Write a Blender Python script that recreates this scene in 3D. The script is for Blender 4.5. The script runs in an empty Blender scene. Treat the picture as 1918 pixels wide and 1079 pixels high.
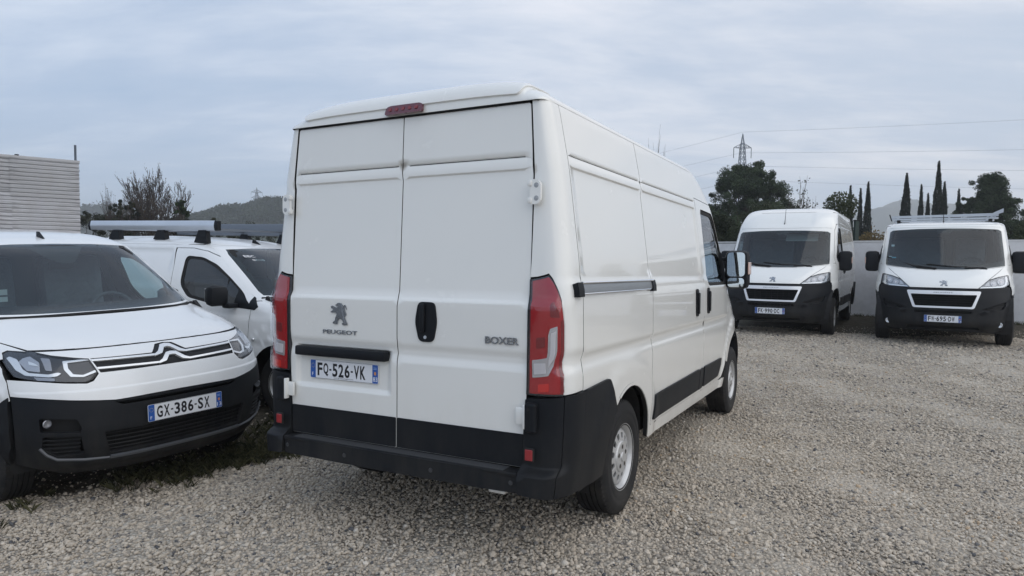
import bpy, bmesh, math, random
import numpy as np
from mathutils import Vector, Matrix, geometry
R = math.radians
rnd = random.Random(7)
rng = np.random.default_rng(11)
sc = bpy.context.scene
COL = sc.collection
# ------------------------------------------------------------------ camera, sky, sun, exposure
cd = bpy.data.cameras.new('camera'); cam = bpy.data.objects.new('camera', cd); COL.objects.link(cam)
cd.sensor_width = 36.0; cd.lens = 36.0*1293.4/1918.0
cd.clip_start = .05; cd.clip_end = 20000
_p, _r = -.047, .008
_f = Vector((0, math.cos(_p), math.sin(_p))); _x = Vector((1, 0, 0)); _u = _x.cross(_f)
_x2 = _x*math.cos(_r)+_u*math.sin(_r); _u2 = -_x*math.sin(_r)+_u*math.cos(_r)
cam.matrix_world = Matrix(((_x2.x, _u2.x, -_f.x, 0), (_x2.y, _u2.y, -_f.y, 0), (_x2.z, _u2.z, -_f.z, 1.594), (0, 0, 0, 1)))
sc.camera = cam
SUN_EL, SUN_AZ = R(34), R(125)      # azimuth measured clockwise from +Y (the viewing direction)
w = bpy.data.worlds.new('World'); sc.world = w; w.use_nodes = True
nt = w.node_tree; N = nt.nodes; L = nt.links
for n in list(N): N.remove(n)
def nd(t, **k):
    n = N.new(t)
    for a, b in k.items():
        if a.startswith('i_'): n.inputs[a[2:].replace('_', ' ')].default_value = b
        else: setattr(n, a, b)
    return n
out = nd('ShaderNodeOutputWorld'); bg = nd('ShaderNodeBackground'); bg.inputs['Strength'].default_value = .10
sky = nd('ShaderNodeTexSky'); sky.sky_type = 'NISHITA'; sky.sun_disc = False
sky.sun_elevation = SUN_EL; sky.sun_rotation = SUN_AZ
tc = nd('ShaderNodeTexCoord')
sep = nd('ShaderNodeSeparateXYZ'); L.new(tc.outputs['Generated'], sep.inputs[0])
# project the view direction on a cloud deck: (x, y) / (z + k)
zk = nd('ShaderNodeMath', operation='ADD'); zk.inputs[1].default_value = .16; L.new(sep.outputs['Z'], zk.inputs[0])
zm = nd('ShaderNodeMath', operation='MAXIMUM'); zm.inputs[1].default_value = .08; L.new(zk.outputs[0], zm.inputs[0])
dv = nd('ShaderNodeVectorMath', operation='DIVIDE'); L.new(tc.outputs['Generated'], dv.inputs[0])
cz = nd('ShaderNodeCombineXYZ'); [L.new(zm.outputs[0], cz.inputs[i]) for i in range(3)]; L.new(cz.outputs[0], dv.inputs[1])
mp = nd('ShaderNodeMapping'); mp.inputs['Rotation'].default_value = (0, 0, R(-24)); mp.inputs['Scale'].default_value = (.55, 1.25, .35)
mp.inputs['Location'].default_value = (.6, 2.2, 0)
L.new(dv.outputs[0], mp.inputs[0])
n1 = nd('ShaderNodeTexNoise'); n1.inputs['Scale'].default_value = .9; n1.inputs['Detail'].default_value = 9; n1.inputs['Roughness'].default_value = .56; n1.inputs['Distortion'].default_value = .55
n2 = nd('ShaderNodeTexNoise'); n2.inputs['Scale'].default_value = 3.1; n2.inputs['Detail'].default_value = 8; n2.inputs['Roughness'].default_value = .62; n2.inputs['Distortion'].default_value = .25
L.new(mp.outputs[0], n1.inputs[0]); L.new(mp.outputs[0], n2.inputs[0])
mx = nd('ShaderNodeMix', data_type='FLOAT'); mx.inputs[0].default_value = .30; L.new(n1.outputs[0], mx.inputs[2]); L.new(n2.outputs[0], mx.inputs[3])
cr = nd('ShaderNodeValToRGB')
e = cr.color_ramp.elements
e[0].position = .34; e[0].color = (.325, .42, .545, 1)
e[1].position = .72; e[1].color = (.69, .71, .76, 1)
m1 = e.new(.47); m1.color = (.40, .475, .585, 1)
m2 = e.new(.57); m2.color = (.525, .58, .66, 1)
L.new(mx.outputs[0], cr.inputs[0])
# the cloud sheet is thinner and brighter on the sun's side of the sky
sd = nd('ShaderNodeVectorMath', operation='DOT_PRODUCT'); sd.inputs[1].default_value = (math.sin(R(75)), math.cos(R(75)), .25)
L.new(tc.outputs['Generated'], sd.inputs[0])
mr = nd('ShaderNodeMapRange'); mr.inputs[1].default_value = -.35; mr.inputs[2].default_value = 1.0; mr.inputs[3].default_value = 0; mr.inputs[4].default_value = 1
L.new(sd.outputs['Value'], mr.inputs[0])
tint = nd('ShaderNodeMix', data_type='RGBA'); tint.inputs[6].default_value = (.90, .94, 1.0, 1); tint.inputs[7].default_value = (1.22, 1.13, 1.06, 1)
L.new(mr.outputs[0], tint.inputs[0])
mul = nd('ShaderNodeMix', data_type='RGBA', blend_type='MULTIPLY'); mul.inputs[0].default_value = 1
L.new(cr.outputs[0], mul.inputs[6]); L.new(tint.outputs[2], mul.inputs[7])
sc10 = nd('ShaderNodeVectorMath', operation='SCALE'); sc10.inputs['Scale'].default_value = 13.6; L.new(mul.outputs[2], sc10.inputs[0])
mxs = nd('ShaderNodeMix', data_type='RGBA'); mxs.inputs[0].default_value = .90
L.new(sky.outputs[0], mxs.inputs[6]); L.new(sc10.outputs[0], mxs.inputs[7])
L.new(mxs.outputs[2], bg.inputs[0]); L.new(bg.outputs[0], out.inputs[0])
sl = bpy.data.lights.new('sun', 'SUN'); sun = bpy.data.objects.new('sun', sl); COL.objects.link(sun)
sl.energy = 1.5; sl.angle = R(110); sl.color = (1, .94, .85)
sdir = Vector((math.sin(SUN_AZ)*math.cos(SUN_EL), math.cos(SUN_AZ)*math.cos(SUN_EL), math.sin(SUN_EL)))
sun.rotation_euler = sdir.to_track_quat('Z', 'Y').to_euler()
sc.view_settings.view_transform = 'Standard'; sc.view_settings.look = 'None'
sc.view_settings.exposure = .08; sc.view_settings.gamma = 1; sc.view_settings.use_curve_mapping = False
sc.render.engine = 'CYCLES'
sc.cycles.max_bounces = 8; sc.cycles.diffuse_bounces = 3; sc.cycles.glossy_bounces = 4; sc.cycles.transparent_max_bounces = 12
sc.cycles.transmission_bounces = 4; sc.cycles.volume_bounces = 2; sc.cycles.use_denoising = True; sc.cycles.caustics_reflective = False; sc.cycles.caustics_refractive = False

# ------------------------------------------------------------------ materials
MATS = {}
def mat(name, base=(.5, .5, .5), rough=.5, metal=0, coat=0, spec=.5, bump=None, var=None, dirt=None, emit=None, film=None):
    """bump=(scale, strength, distance); var=(scale, amount) colour variation; dirt=(colour, scale, amount)"""
    if name in MATS: return MATS[name]
    m = bpy.data.materials.new(name); m.use_nodes = True; t = m.node_tree; b = t.nodes['Principled BSDF']
    b.inputs['Base Color'].default_value = (*base, 1); b.inputs['Roughness'].default_value = rough; b.inputs['Metallic'].default_value = metal
    b.inputs['Coat Weight'].default_value = coat; b.inputs['Coat Roughness'].default_value = .04; b.inputs['Specular IOR Level'].default_value = spec
    col = None
    tcn = t.nodes.new('ShaderNodeTexCoord')
    if var:
        n = t.nodes.new('ShaderNodeTexNoise'); n.inputs['Scale'].default_value = var[0]; n.inputs['Detail'].default_value = 6; n.inputs['Roughness'].default_value = .65
        t.links.new(tcn.outputs['Object'], n.inputs[0])
        r_ = t.nodes.new('ShaderNodeValToRGB'); a = var[1]
        r_.color_ramp.elements[0].position = .3; r_.color_ramp.elements[1].position = .7
        r_.color_ramp.elements[0].color = (*[c*(1-a) for c in base], 1); r_.color_ramp.elements[1].color = (*[min(1, c*(1+a)) for c in base], 1)
        t.links.new(n.outputs[0], r_.inputs[0]); col = r_.outputs[0]
    if dirt:
        n = t.nodes.new('ShaderNodeTexNoise'); n.inputs['Scale'].default_value = dirt[1]; n.inputs['Detail'].default_value = 8; n.inputs['Roughness'].default_value = .7
        t.links.new(tcn.outputs['Object'], n.inputs[0])
        mrn = t.nodes.new('ShaderNodeMapRange'); mrn.inputs[1].default_value = .45; mrn.inputs[2].default_value = .8; mrn.inputs[4].default_value = dirt[2]
        t.links.new(n.outputs[0], mrn.inputs[0])
        mm = t.nodes.new('ShaderNodeMix'); mm.data_type = 'RGBA'; t.links.new(mrn.outputs[0], mm.inputs[0])
        if col: t.links.new(col, mm.inputs[6])
        else: mm.inputs[6].default_value = (*base, 1)
        mm.inputs[7].default_value = (*dirt[0], 1); col = mm.outputs[2]
        ra = t.nodes.new('ShaderNodeMath'); ra.operation = 'MULTIPLY_ADD'; ra.inputs[1].default_value = .5; ra.inputs[2].default_value = rough
        t.links.new(mrn.outputs[0], ra.inputs[0]); t.links.new(ra.outputs[0], b.inputs['Roughness'])
    if col: t.links.new(col, b.inputs['Base Color'])
    if bump:
        n = t.nodes.new('ShaderNodeTexNoise'); n.inputs['Scale'].default_value = bump[0]; n.inputs['Detail'].default_value = 4
        t.links.new(tcn.outputs['Object'], n.inputs[0])
        bp = t.nodes.new('ShaderNodeBump'); bp.inputs['Strength'].default_value = bump[1]; bp.inputs['Distance'].default_value = bump[2]
        t.links.new(n.outputs[0], bp.inputs['Height']); t.links.new(bp.outputs[0], b.inputs['Normal'])
    if film:
        sx = t.nodes.new('ShaderNodeSeparateXYZ'); t.links.new(tcn.outputs['Object'], sx.inputs[0])
        hz_ = t.nodes.new('ShaderNodeMapRange'); hz_.inputs[1].default_value = film[2]; hz_.inputs[2].default_value = .30; hz_.inputs[4].default_value = 1; t.links.new(sx.outputs[2], hz_.inputs[0])
        nn = t.nodes.new('ShaderNodeTexNoise'); nn.inputs['Scale'].default_value = 5; nn.inputs['Detail'].default_value = 9; nn.inputs['Roughness'].default_value = .72
        st_ = t.nodes.new('ShaderNodeMapping'); st_.inputs['Scale'].default_value = (1.2, 1.2, .35); t.links.new(tcn.outputs['Object'], st_.inputs[0]); t.links.new(st_.outputs[0], nn.inputs[0])
        nr = t.nodes.new('ShaderNodeMapRange'); nr.inputs[1].default_value = .35; nr.inputs[2].default_value = .72; t.links.new(nn.outputs[0], nr.inputs[0])
        m1_ = t.nodes.new('ShaderNodeMath'); m1_.operation = 'MULTIPLY'; t.links.new(hz_.outputs[0], m1_.inputs[0]); t.links.new(nr.outputs[0], m1_.inputs[1])
        m2_ = t.nodes.new('ShaderNodeMath'); m2_.operation = 'MULTIPLY'; m2_.inputs[1].default_value = film[1]; t.links.new(m1_.outputs[0], m2_.inputs[0])
        mf = t.nodes.new('ShaderNodeMix'); mf.data_type = 'RGBA'; t.links.new(m2_.outputs[0], mf.inputs[0])
        old = b.inputs['Base Color'].links[0].from_socket if b.inputs['Base Color'].links else None
        if old: t.links.new(old, mf.inputs[6])
        else: mf.inputs[6].default_value = (*base, 1)
        mf.inputs[7].default_value = (*film[0], 1); t.links.new(mf.outputs[2], b.inputs['Base Color'])
    if emit: b.inputs['Emission Color'].default_value = (*emit[0], 1); b.inputs['Emission Strength'].default_value = emit[1]
    MATS[name] = m; return m
def glassmat(name, tint, refl=.10, rough=.02, clear=1.0):
    """thin tinted pane: Fresnel mix of a sharp reflection and tinted transparency"""
    if name in MATS: return MATS[name]
    m = bpy.data.materials.new(name); m.use_nodes = True; t = m.node_tree
    for n in list(t.nodes): t.nodes.remove(n)
    o = t.nodes.new('ShaderNodeOutputMaterial'); g = t.nodes.new('ShaderNodeBsdfGlossy'); tr = t.nodes.new('ShaderNodeBsdfTransparent')
    fr = t.nodes.new('ShaderNodeFresnel'); fr.inputs[0].default_value = 1.5; mx_ = t.nodes.new('ShaderNodeMixShader')
    gm = t.nodes.new('ShaderNodeNewGeometry'); io = t.nodes.new('ShaderNodeMapRange'); io.inputs[3].default_value = 1.5; io.inputs[4].default_value = 1/1.5
    t.links.new(gm.outputs['Backfacing'], io.inputs[0]); t.links.new(io.outputs[0], fr.inputs[0])
    ad = t.nodes.new('ShaderNodeMath'); ad.operation = 'ADD'; ad.use_clamp = True; ad.inputs[1].default_value = refl
    g.inputs['Roughness'].default_value = rough; g.inputs['Color'].default_value = (.95, .97, 1, 1); tr.inputs[0].default_value = (*tint, 1)
    t.links.new(fr.outputs[0], ad.inputs[0]); t.links.new(ad.outputs[0], mx_.inputs[0]); t.links.new(tr.outputs[0], mx_.inputs[1]); t.links.new(g.outputs[0], mx_.inputs[2])
    t.links.new(mx_.outputs[0], o.inputs[0]); MATS[name] = m; return m
PAINT = mat('white_paint', (.80, .80, .775), .26, 0, .9, .5, bump=(1.6, .016, .012), dirt=((.55, .53, .49), 2.2, .05), film=((.50, .45, .37), .38, .95))
PAINTB = mat('cool_white_paint', (.77, .785, .795), .30, 0, .7, .5, bump=(1.6, .014, .01), dirt=((.55, .53, .50), 3.0, .10), film=((.45, .42, .36), .35, .9))
BLACKP = mat('black_plastic', (.0065, .0080, .0112), .54, 0, 0, .22, bump=(320, .16, .002), dirt=((.06, .058, .052), 2.5, .16), film=((.10, .092, .078), .30, .75))
GAP = mat('dark_gap', (.008, .008, .009), .8)
RUBBER = mat('tyre_rubber', (.014, .014, .015), .75, spec=.3, bump=(90, .25, .003), dirt=((.10, .092, .08), 5, .40))
STEEL = mat('silver_wheel_paint', (.56, .565, .57), .36, .45, .2, dirt=((.16, .13, .10), 7, .30))
TRIM = mat('bright_trim', (.80, .81, .82), .22, .55, .8)
CHROME = mat('chrome', (.80, .82, .85), .10, 1.0)
ALU = mat('brushed_aluminium', (.58, .62, .68), .34, .55, var=(2, .05))
REDL = mat('red_lens', (.36, .006, .011), .14, 0, .8)
REDD = mat('dark_red_lens', (.19, .005, .009), .16, 0, .8)
REDB = mat('bright_red_reflector', (.75, .03, .02), .25, 0, 1.0)
SILV = mat('lamp_silver', (.72, .74, .76), .16, .6, .8)
LAMPD = mat('lamp_dark', (.022, .022, .026), .25, .3, .5)
PLATEW = mat('plate_white', (.74, .76, .80), .35, 0, .3)
PLATEB = mat('plate_blue', (.025, .10, .38), .35, 0, .3)
INK = mat('plate_ink', (.008, .008, .012), .4)
INKW = mat('white_ink', (.80, .82, .85), .5)
STARY = mat('star_yellow', (.65, .52, .15), .5)
ORNG = mat('crest_orange', (.65, .28, .08), .5)
AMBER = mat('amber_lens', (.72, .50, .42), .15, 0, .8)
INTER = mat('cabin_plastic', (.07, .075, .085), .6)
SEATM = mat('seat_fabric', (.09, .095, .11), .85, bump=(60, .3, .004))
COVER = mat('clear_seat_cover', (.12, .13, .15), .28, bump=(9, .9, .04))
GLASS = glassmat('windscreen_glass', (.56, .68, .69), .012)
GLASSD = glassmat('dark_side_glass', (.40, .48, .51), .03)
CLEAR = glassmat('lamp_cover_glass', (.96, .97, .98), .0)
MIRR = mat('mirror_glass', (.72, .78, .80), .03, 1.0)
PAPER = mat('paper', (.72, .74, .76), .7)

# ------------------------------------------------------------------ mesh helpers
# vehicle space: u forward, v to the vehicle's right, w up; Blender local = (u, -v, w)
def to_b(P):
    P = np.asarray(P, float); Q = P.copy(); Q[..., 1] = -P[..., 1]; return Q
def link(name, me, material, parent):
    o = bpy.data.objects.new(name, me); COL.objects.link(o)
    if material is not None and not me.materials:
        for m_ in (material if isinstance(material, (list, tuple)) else [material]): me.materials.append(m_)
    if parent is not None: o.parent = parent
    return o
def mesh_np(name, V, F, mat_idx=None):
    """V (n,3); F list of arrays (tri or quad faces)"""
    me = bpy.data.meshes.new(name)
    F = [np.asarray(f, np.int32).reshape(-1, f.shape[-1]) for f in F if len(f)]
    nf = sum(len(f) for f in F); nl = sum(f.size for f in F)
    me.vertices.add(len(V)); me.vertices.foreach_set('co', np.asarray(V, np.float32).ravel())
    me.loops.add(nl); me.polygons.add(nf)
    me.loops.foreach_set('vertex_index', np.concatenate([f.ravel() for f in F]))
    tot = np.concatenate([np.full(len(f), f.shape[1], np.int32) for f in F])
    st = np.concatenate([[0], np.cumsum(tot)[:-1]]).astype(np.int32)
    me.polygons.foreach_set('loop_start', st); me.polygons.foreach_set('loop_total', tot)
    if mat_idx is not None: me.polygons.foreach_set('material_index', np.asarray(mat_idx, np.int32))
    me.update(calc_edges=True); me.validate(); return me
def pip(px, py, poly):
    poly = np.asarray(poly); x0, y0 = poly[:, 0], poly[:, 1]; x1, y1 = np.roll(x0, -1), np.roll(y0, -1)
    ins = np.zeros(len(px), bool)
    for a, b, c, d in zip(x0, y0, x1, y1):
        if b == d: continue
        k = ((b > py) != (d > py)) & (px < (c-a)*(py-b)/(d-b)+a); ins ^= k
    return ins
def resample(poly, step):
    o = []
    for i in range(len(poly)):
        a = np.array(poly[i], float); b = np.array(poly[(i+1) % len(poly)], float); n = max(1, int(math.ceil(np.linalg.norm(b-a)/step)))
        for k in range(n): o.append(a+(b-a)*k/n)
    return np.array(o)
def rpoly(pts, r, n=5):
    """round the corners of a polygon; r is one radius or one per corner"""
    o = []; m = len(pts)
    for i in range(m):
        p0, p1, p2 = (np.array(pts[(i+k-1) % m], float) for k in range(3)); rr = r[i] if isinstance(r, (list, tuple)) else r
        a = p0-p1; b = p2-p1; la, lb = np.linalg.norm(a), np.linalg.norm(b); a /= la; b /= lb
        d = min(rr, la*.48, lb*.48)
        if d < 1e-5: o.append(p1); continue
        A, B = p1+a*d, p1+b*d
        for k in range(n+1):
            t = k/n; o.append((1-t)**2*A+2*t*(1-t)*p1+t*t*B)
    return np.array(o)
def box2(x0, x1, y0, y1, r=0, n=5):
    p = [(x0, y0), (x1, y0), (x1, y1), (x0, y1)]; return rpoly(p, r, n) if r else np.array(p, float)
def circle2(cx, cy, r, n=32, ry=None, a0=0):
    a = np.linspace(0, 2*np.pi, n, endpoint=False)+a0; return np.stack([cx+r*np.cos(a), cy+(ry or r)*np.sin(a)], 1)
def panel(name, material, parent, outline, fn, outd, holes=(), step=.06, xs=None, ys=None, depth=.018, rim=True, space='veh', dark=True):
    """curved sheet: a 2-D outline (with holes) laid on surface fn(a, b) -> (n, 3), given thickness by a turned-in rim"""
    bnd = resample(outline, step); loops = [bnd]+[resample(h, step) for h in holes]
    lo, hi = bnd.min(0), bnd.max(0)
    gx = np.arange(lo[0], hi[0]+step, step); gy = np.arange(lo[1], hi[1]+step, step)
    if xs is not None: gx = np.concatenate([gx[(np.abs(gx[:, None]-np.asarray(xs)).min(1) > step*.3)], xs]); gx.sort()
    if ys is not None: gy = np.concatenate([gy[(np.abs(gy[:, None]-np.asarray(ys)).min(1) > step*.3)], ys]); gy.sort()
    A, B = np.meshgrid(gx, gy); A = A.ravel(); B = B.ravel()
    k = pip(A, B, bnd)
    for h in loops[1:]: k &= ~pip(A, B, h)
    A, B = A[k], B[k]
    allb = np.concatenate(loops); segs = []; c = 0
    for l_ in loops:
        n = len(l_); segs += [(c+i, c+(i+1) % n) for i in range(n)]; c += n
    if len(A):
        s0 = allb; s1 = np.concatenate([np.roll(l_, -1, 0) for l_ in loops]); d = s1-s0; dd = (d**2).sum(1)+1e-12
        q = np.stack([A, B], 1); keep = np.ones(len(q), bool)
        for i0 in range(0, len(q), 4000):
            qq = q[i0:i0+4000]; t = np.clip(((qq[:, None]-s0)*d).sum(2)/dd, 0, 1); ds = np.linalg.norm(qq[:, None]-(s0+t[..., None]*d), axis=2).min(1)
            keep[i0:i0+4000] = ds > step*.16
        A, B = A[keep], B[keep]
    pts = np.concatenate([allb, np.stack([A, B], 1)])
    vs, es, fs, _, _, _ = geometry.delaunay_2d_cdt([Vector(p) for p in pts], segs, [], 0, 1e-7)
    vs = np.array([tuple(v) for v in vs]); T = np.array([f for f in fs if len(f) == 3])
    cen = vs[T].mean(1); k = pip(cen[:, 0], cen[:, 1], bnd)
    for h in loops[1:]: k &= ~pip(cen[:, 0], cen[:, 1], h)
    T = T[k]
    P = fn(vs[:, 0], vs[:, 1]); e_ = 1e-3
    da = fn(vs[:, 0]+e_, vs[:, 1])-fn(vs[:, 0]-e_, vs[:, 1]); db = fn(vs[:, 0], vs[:, 1]+e_)-fn(vs[:, 0], vs[:, 1]-e_)
    Nn = np.cross(da, db); Nn /= np.linalg.norm(Nn, axis=1)[:, None]+1e-12
    outd = np.asarray(outd, float)
    if (Nn[np.unique(T)]@outd).sum() < 0: Nn = -Nn
    if space == 'veh': P, Nn = to_b(P), to_b(Nn)
    fnm = np.cross(P[T[:, 1]]-P[T[:, 0]], P[T[:, 2]]-P[T[:, 0]])
    fl = (fnm*Nn[T[:, 0]]).sum(1) < 0; T[fl] = T[fl][:, ::-1]
    V = P; faces = [T]; LN = [Nn[T].reshape(-1, 3)]
    if rim and depth > 0:
        E = np.concatenate([T[:, [0, 1]], T[:, [1, 2]], T[:, [2, 0]]]); key = np.sort(E, 1); _, idx, cnt = np.unique(key, axis=0, return_index=True, return_counts=True)
        be = E[idx[cnt == 1]]; n0 = len(V)
        bev = min(.0016, depth*.4)
        # outward-in-plane direction per boundary edge for a small rounded lip
        bi = np.unique(be); mp_ = -np.ones(len(vs), int); mp_[bi] = np.arange(len(bi))
        ed = P[be[:, 1]]-P[be[:, 0]]; on = np.cross(ed, Nn[be[:, 0]]); on /= np.linalg.norm(on, axis=1)[:, None]+1e-12
        acc = np.zeros((len(bi), 3)); np.add.at(acc, mp_[be[:, 0]], on); np.add.at(acc, mp_[be[:, 1]], on); acc /= np.linalg.norm(acc, axis=1)[:, None]+1e-12
        r1 = P[bi]+acc*bev*.25-Nn[bi]*bev*.35; r2 = P[bi]+acc*bev*.35-Nn[bi]*bev; r3 = P[bi]+acc*bev*.2-Nn[bi]*depth
        V = np.concatenate([P, r1, r2, r3]); nb = len(bi)
        a, b = mp_[be[:, 0]], mp_[be[:, 1]]
        q0 = np.stack([be[:, 0], n0+a, n0+b, be[:, 1]], 1); q1 = np.stack([n0+a, n0+nb+a, n0+nb+b, n0+b], 1); q2 = np.stack([n0+nb+a, n0+2*nb+a, n0+2*nb+b, n0+nb+b], 1)
        nA = acc*.6+Nn[bi]*.8; nA /= np.linalg.norm(nA, axis=1)[:, None]
        faces += [q0, q1, q2]
        LN.append(np.stack([Nn[be[:, 0]], nA[a], nA[b], Nn[be[:, 1]]], 1).reshape(-1, 3))
        LN.append(np.stack([nA[a], acc[a], acc[b], nA[b]], 1).reshape(-1, 3)); LN.append(np.stack([acc[a], acc[a], acc[b], acc[b]], 1).reshape(-1, 3))
    me = bpy.data.meshes.new(name)
    nl = sum(f.size for f in faces); tot = np.concatenate([np.full(len(f), f.shape[1], np.int32) for f in faces])
    me.vertices.add(len(V)); me.vertices.foreach_set('co', V.astype(np.float32).ravel()); me.loops.add(nl); me.polygons.add(len(tot))
    me.loops.foreach_set('vertex_index', np.concatenate([f.ravel() for f in faces]).astype(np.int32))
    me.polygons.foreach_set('loop_start', np.concatenate([[0], np.cumsum(tot)[:-1]]).astype(np.int32)); me.polygons.foreach_set('loop_total', tot)
    me.update(calc_edges=True)
    me.polygons.foreach_set('use_smooth', np.ones(len(tot), bool))
    if rim and dark and depth > 0 and material in (PAINT, PAINTB):  # deep rim coloured dark for the shade inside panel gaps
        me.materials.append(material); me.materials.append(GAP); mi = np.zeros(len(tot), np.int32); mi[-len(faces[-1]):] = 1; me.polygons.foreach_set('material_index', mi)
    me.normals_split_custom_set(np.concatenate(LN).tolist())
    return link(name, me, material, parent)
class MB:
    """collects simple solids into ONE mesh"""
    def __init__(s): s.V = []; s.F = []; s.n = 0
    def add(s, V, F):
        V = np.asarray(V, float); s.V.append(V); s.F += [[i+s.n for i in f] for f in F]; s.n += len(V); return s
    def box(s, x0, x1, y0, y1, z0, z1, bev=0, rot=None, c=None):
        if bev:
            o = []; 
            bm = bmesh.new(); bmesh.ops.create_cube(bm, size=1, matrix=Matrix.Diagonal((x1-x0, y1-y0, z1-z0, 1)))
            bmesh.ops.bevel(bm, geom=bm.edges[:], offset=min(bev, .45*min(abs(x1-x0), abs(y1-y0), abs(z1-z0))), segments=2, affect='EDGES', profile=.5)
            bm.verts.ensure_lookup_table()
            V = np.array([v.co[:] for v in bm.verts])+np.array([(x0+x1)/2, (y0+y1)/2, (z0+z1)/2]); F = [[v.index for v in f.verts] for f in bm.faces]; bm.free()
        else:
            V = np.array([(x, y, z) for x in (x0, x1) for y in (y0, y1) for z in (z0, z1)]); F = [(0, 1, 3, 2), (4, 6, 7, 5), (0, 4, 5, 1), (2, 3, 7, 6), (0, 2, 6, 4), (1, 5, 7, 3)]
        if rot is not None:
            cc = np.array(c if c is not None else [(x0+x1)/2, (y0+y1)/2, (z0+z1)/2]); V = (V-cc)@np.array(rot.to_3x3() if hasattr(rot, 'to_3x3') else rot).T+cc
        return s.add(V, F)
    def tube(s, pts, r, n=8, cap=True, flat=1.0, up=(0, 0, 1)):
        pts = np.asarray(pts, float); m = len(pts); rs = np.full(m, r) if np.isscalar(r) else np.asarray(r, float); V = []
        for i in range(m):
            t = pts[min(i+1, m-1)]-pts[max(i-1, 0)]; t /= np.linalg.norm(t)+1e-12
            a = np.cross(t, up); 
            if np.linalg.norm(a) < 1e-3: a = np.cross(t, (1, 0, 0))
            a /= np.linalg.norm(a); b = np.cross(a, t)
            for k in range(n):
                g = 2*math.pi*k/n; V.append(pts[i]+rs[i]*(a*math.cos(g)*flat+b*math.sin(g)))
        F = [(i*n+k, i*n+(k+1) % n, (i+1)*n+(k+1) % n, (i+1)*n+k) for i in range(m-1) for k in range(n)]
        if cap: F += [tuple(range(n))[::-1], tuple(range((m-1)*n, m*n))]
        return s.add(V, F)
    def prism(s, poly, P0, ax, ay, az, d, back=True):
        """extrude a 2-D polygon: point = P0 + x*ax + y*ay, thickness d along az"""
        poly = np.asarray(poly, float); P0, ax, ay, az = (np.asarray(q, float) for q in (P0, ax, ay, az)); n = len(poly)
        top = P0+poly[:, :1]*ax+poly[:, 1:]*ay+az*d; bot = top-az*d
        vs, es, fs, ov, _, _ = geometry.delaunay_2d_cdt([Vector(p) for p in poly], [(i, (i+1) % n) for i in range(n)], [], 1, 1e-7)
        if len(vs) != n: top = np.array([tuple(v) for v in vs]); top = P0+top[:, :1]*ax+top[:, 1:]*ay+az*d; bot = top-az*d; F = [tuple(f) for f in fs]; m = len(vs)
        else:
            mp = {i: o[0] for i, o in enumerate(ov)}; F = [tuple(mp[i] for i in f) for f in fs]; m = n
        side = [(i, (i+1) % n, m+(i+1) % n, m+i) for i in range(n)] if m == n else []
        return s.add(np.concatenate([top, bot]), F+side+([tuple(i+m for i in f[::-1]) for f in F] if back else []))
    def lathe(s, prof, n=32, axis='y', c=(0, 0, 0), a0=0, a1=2*math.pi):
        """profile [(radius, offset)], revolved about local axis through c"""
        c = np.array(c, float); V = []; m = len(prof); full = abs(a1-a0-2*math.pi) < 1e-6; k_ = n if full else n+1
        for j in range(k_):
            g = a0+(a1-a0)*j/n; 
            for r_, o_ in prof:
                p = {'y': (r_*math.cos(g), o_, r_*math.sin(g)), 'z': (r_*math.cos(g), r_*math.sin(g), o_), 'x': (o_, r_*math.cos(g), r_*math.sin(g))}[axis]; V.append(c+np.array(p))
        F = [(j*m+i, j*m+i+1, ((j+1) % k_)*m+i+1, ((j+1) % k_)*m+i) for j in range(n) for i in range(m-1)]
        return s.add(V, F)
    def build(s, name, material, parent=None, smooth=False, fix=True, mi=None):
        me = bpy.data.meshes.new(name); me.from_pydata([tuple(v) for v in np.concatenate(s.V)], [], s.F); me.update()
        if fix:
            bm = bmesh.new(); bm.from_mesh(me); bmesh.ops.recalc_face_normals(bm, faces=bm.faces[:]); bm.to_mesh(me); bm.free()
        if smooth: me.shade_smooth(); me.set_sharp_from_angle(angle=R(smooth if smooth > 1 else 40))
        return link(name, me, material, parent)
def thing(name, label, cat, M=None, loc=(0, 0, 0), group=None):
    o = bpy.data.objects.new(name, None); COL.objects.link(o); o.empty_display_size = .2
    if M is not None: o.matrix_world = M
    else: o.location = loc
    return tag(o, label, cat, group)
def tag(o, label=None, cat=None, group=None, kind=None):
    if label: o['label'] = label
    if cat: o['category'] = cat
    if group: o['group'] = group
    if kind: o['kind'] = kind
    return o
_fc = {}
def text_mesh(s, size=1.0, ext=0.0, bev=0.0, sx=1.0, space=1.0, bold=0.0):
    """text as mesh in the xy plane, left aligned at the origin: (verts, faces, width, height)"""
    c = bpy.data.curves.new('t', 'FONT'); c.body = s; c.size = size; c.extrude = ext; c.bevel_depth = bev; c.space_character = space; c.offset = bold; c.resolution_u = 3
    o = bpy.data.objects.new('t', c); COL.objects.link(o); dg = bpy.context.evaluated_depsgraph_get(); dg.update()
    me = bpy.data.meshes.new_from_object(o.evaluated_get(dg)); V = np.array([v.co[:] for v in me.vertices]); F = [tuple(p.vertices) for p in me.polygons]
    bpy.data.objects.remove(o); bpy.data.curves.remove(c); bpy.data.meshes.remove(me)
    V[:, 0] *= sx; V[:, 0] -= V[:, 0].min(); V[:, 1] -= V[:, 1].min(); return V, F, V[:, 0].max(), V[:, 1].max()
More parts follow.
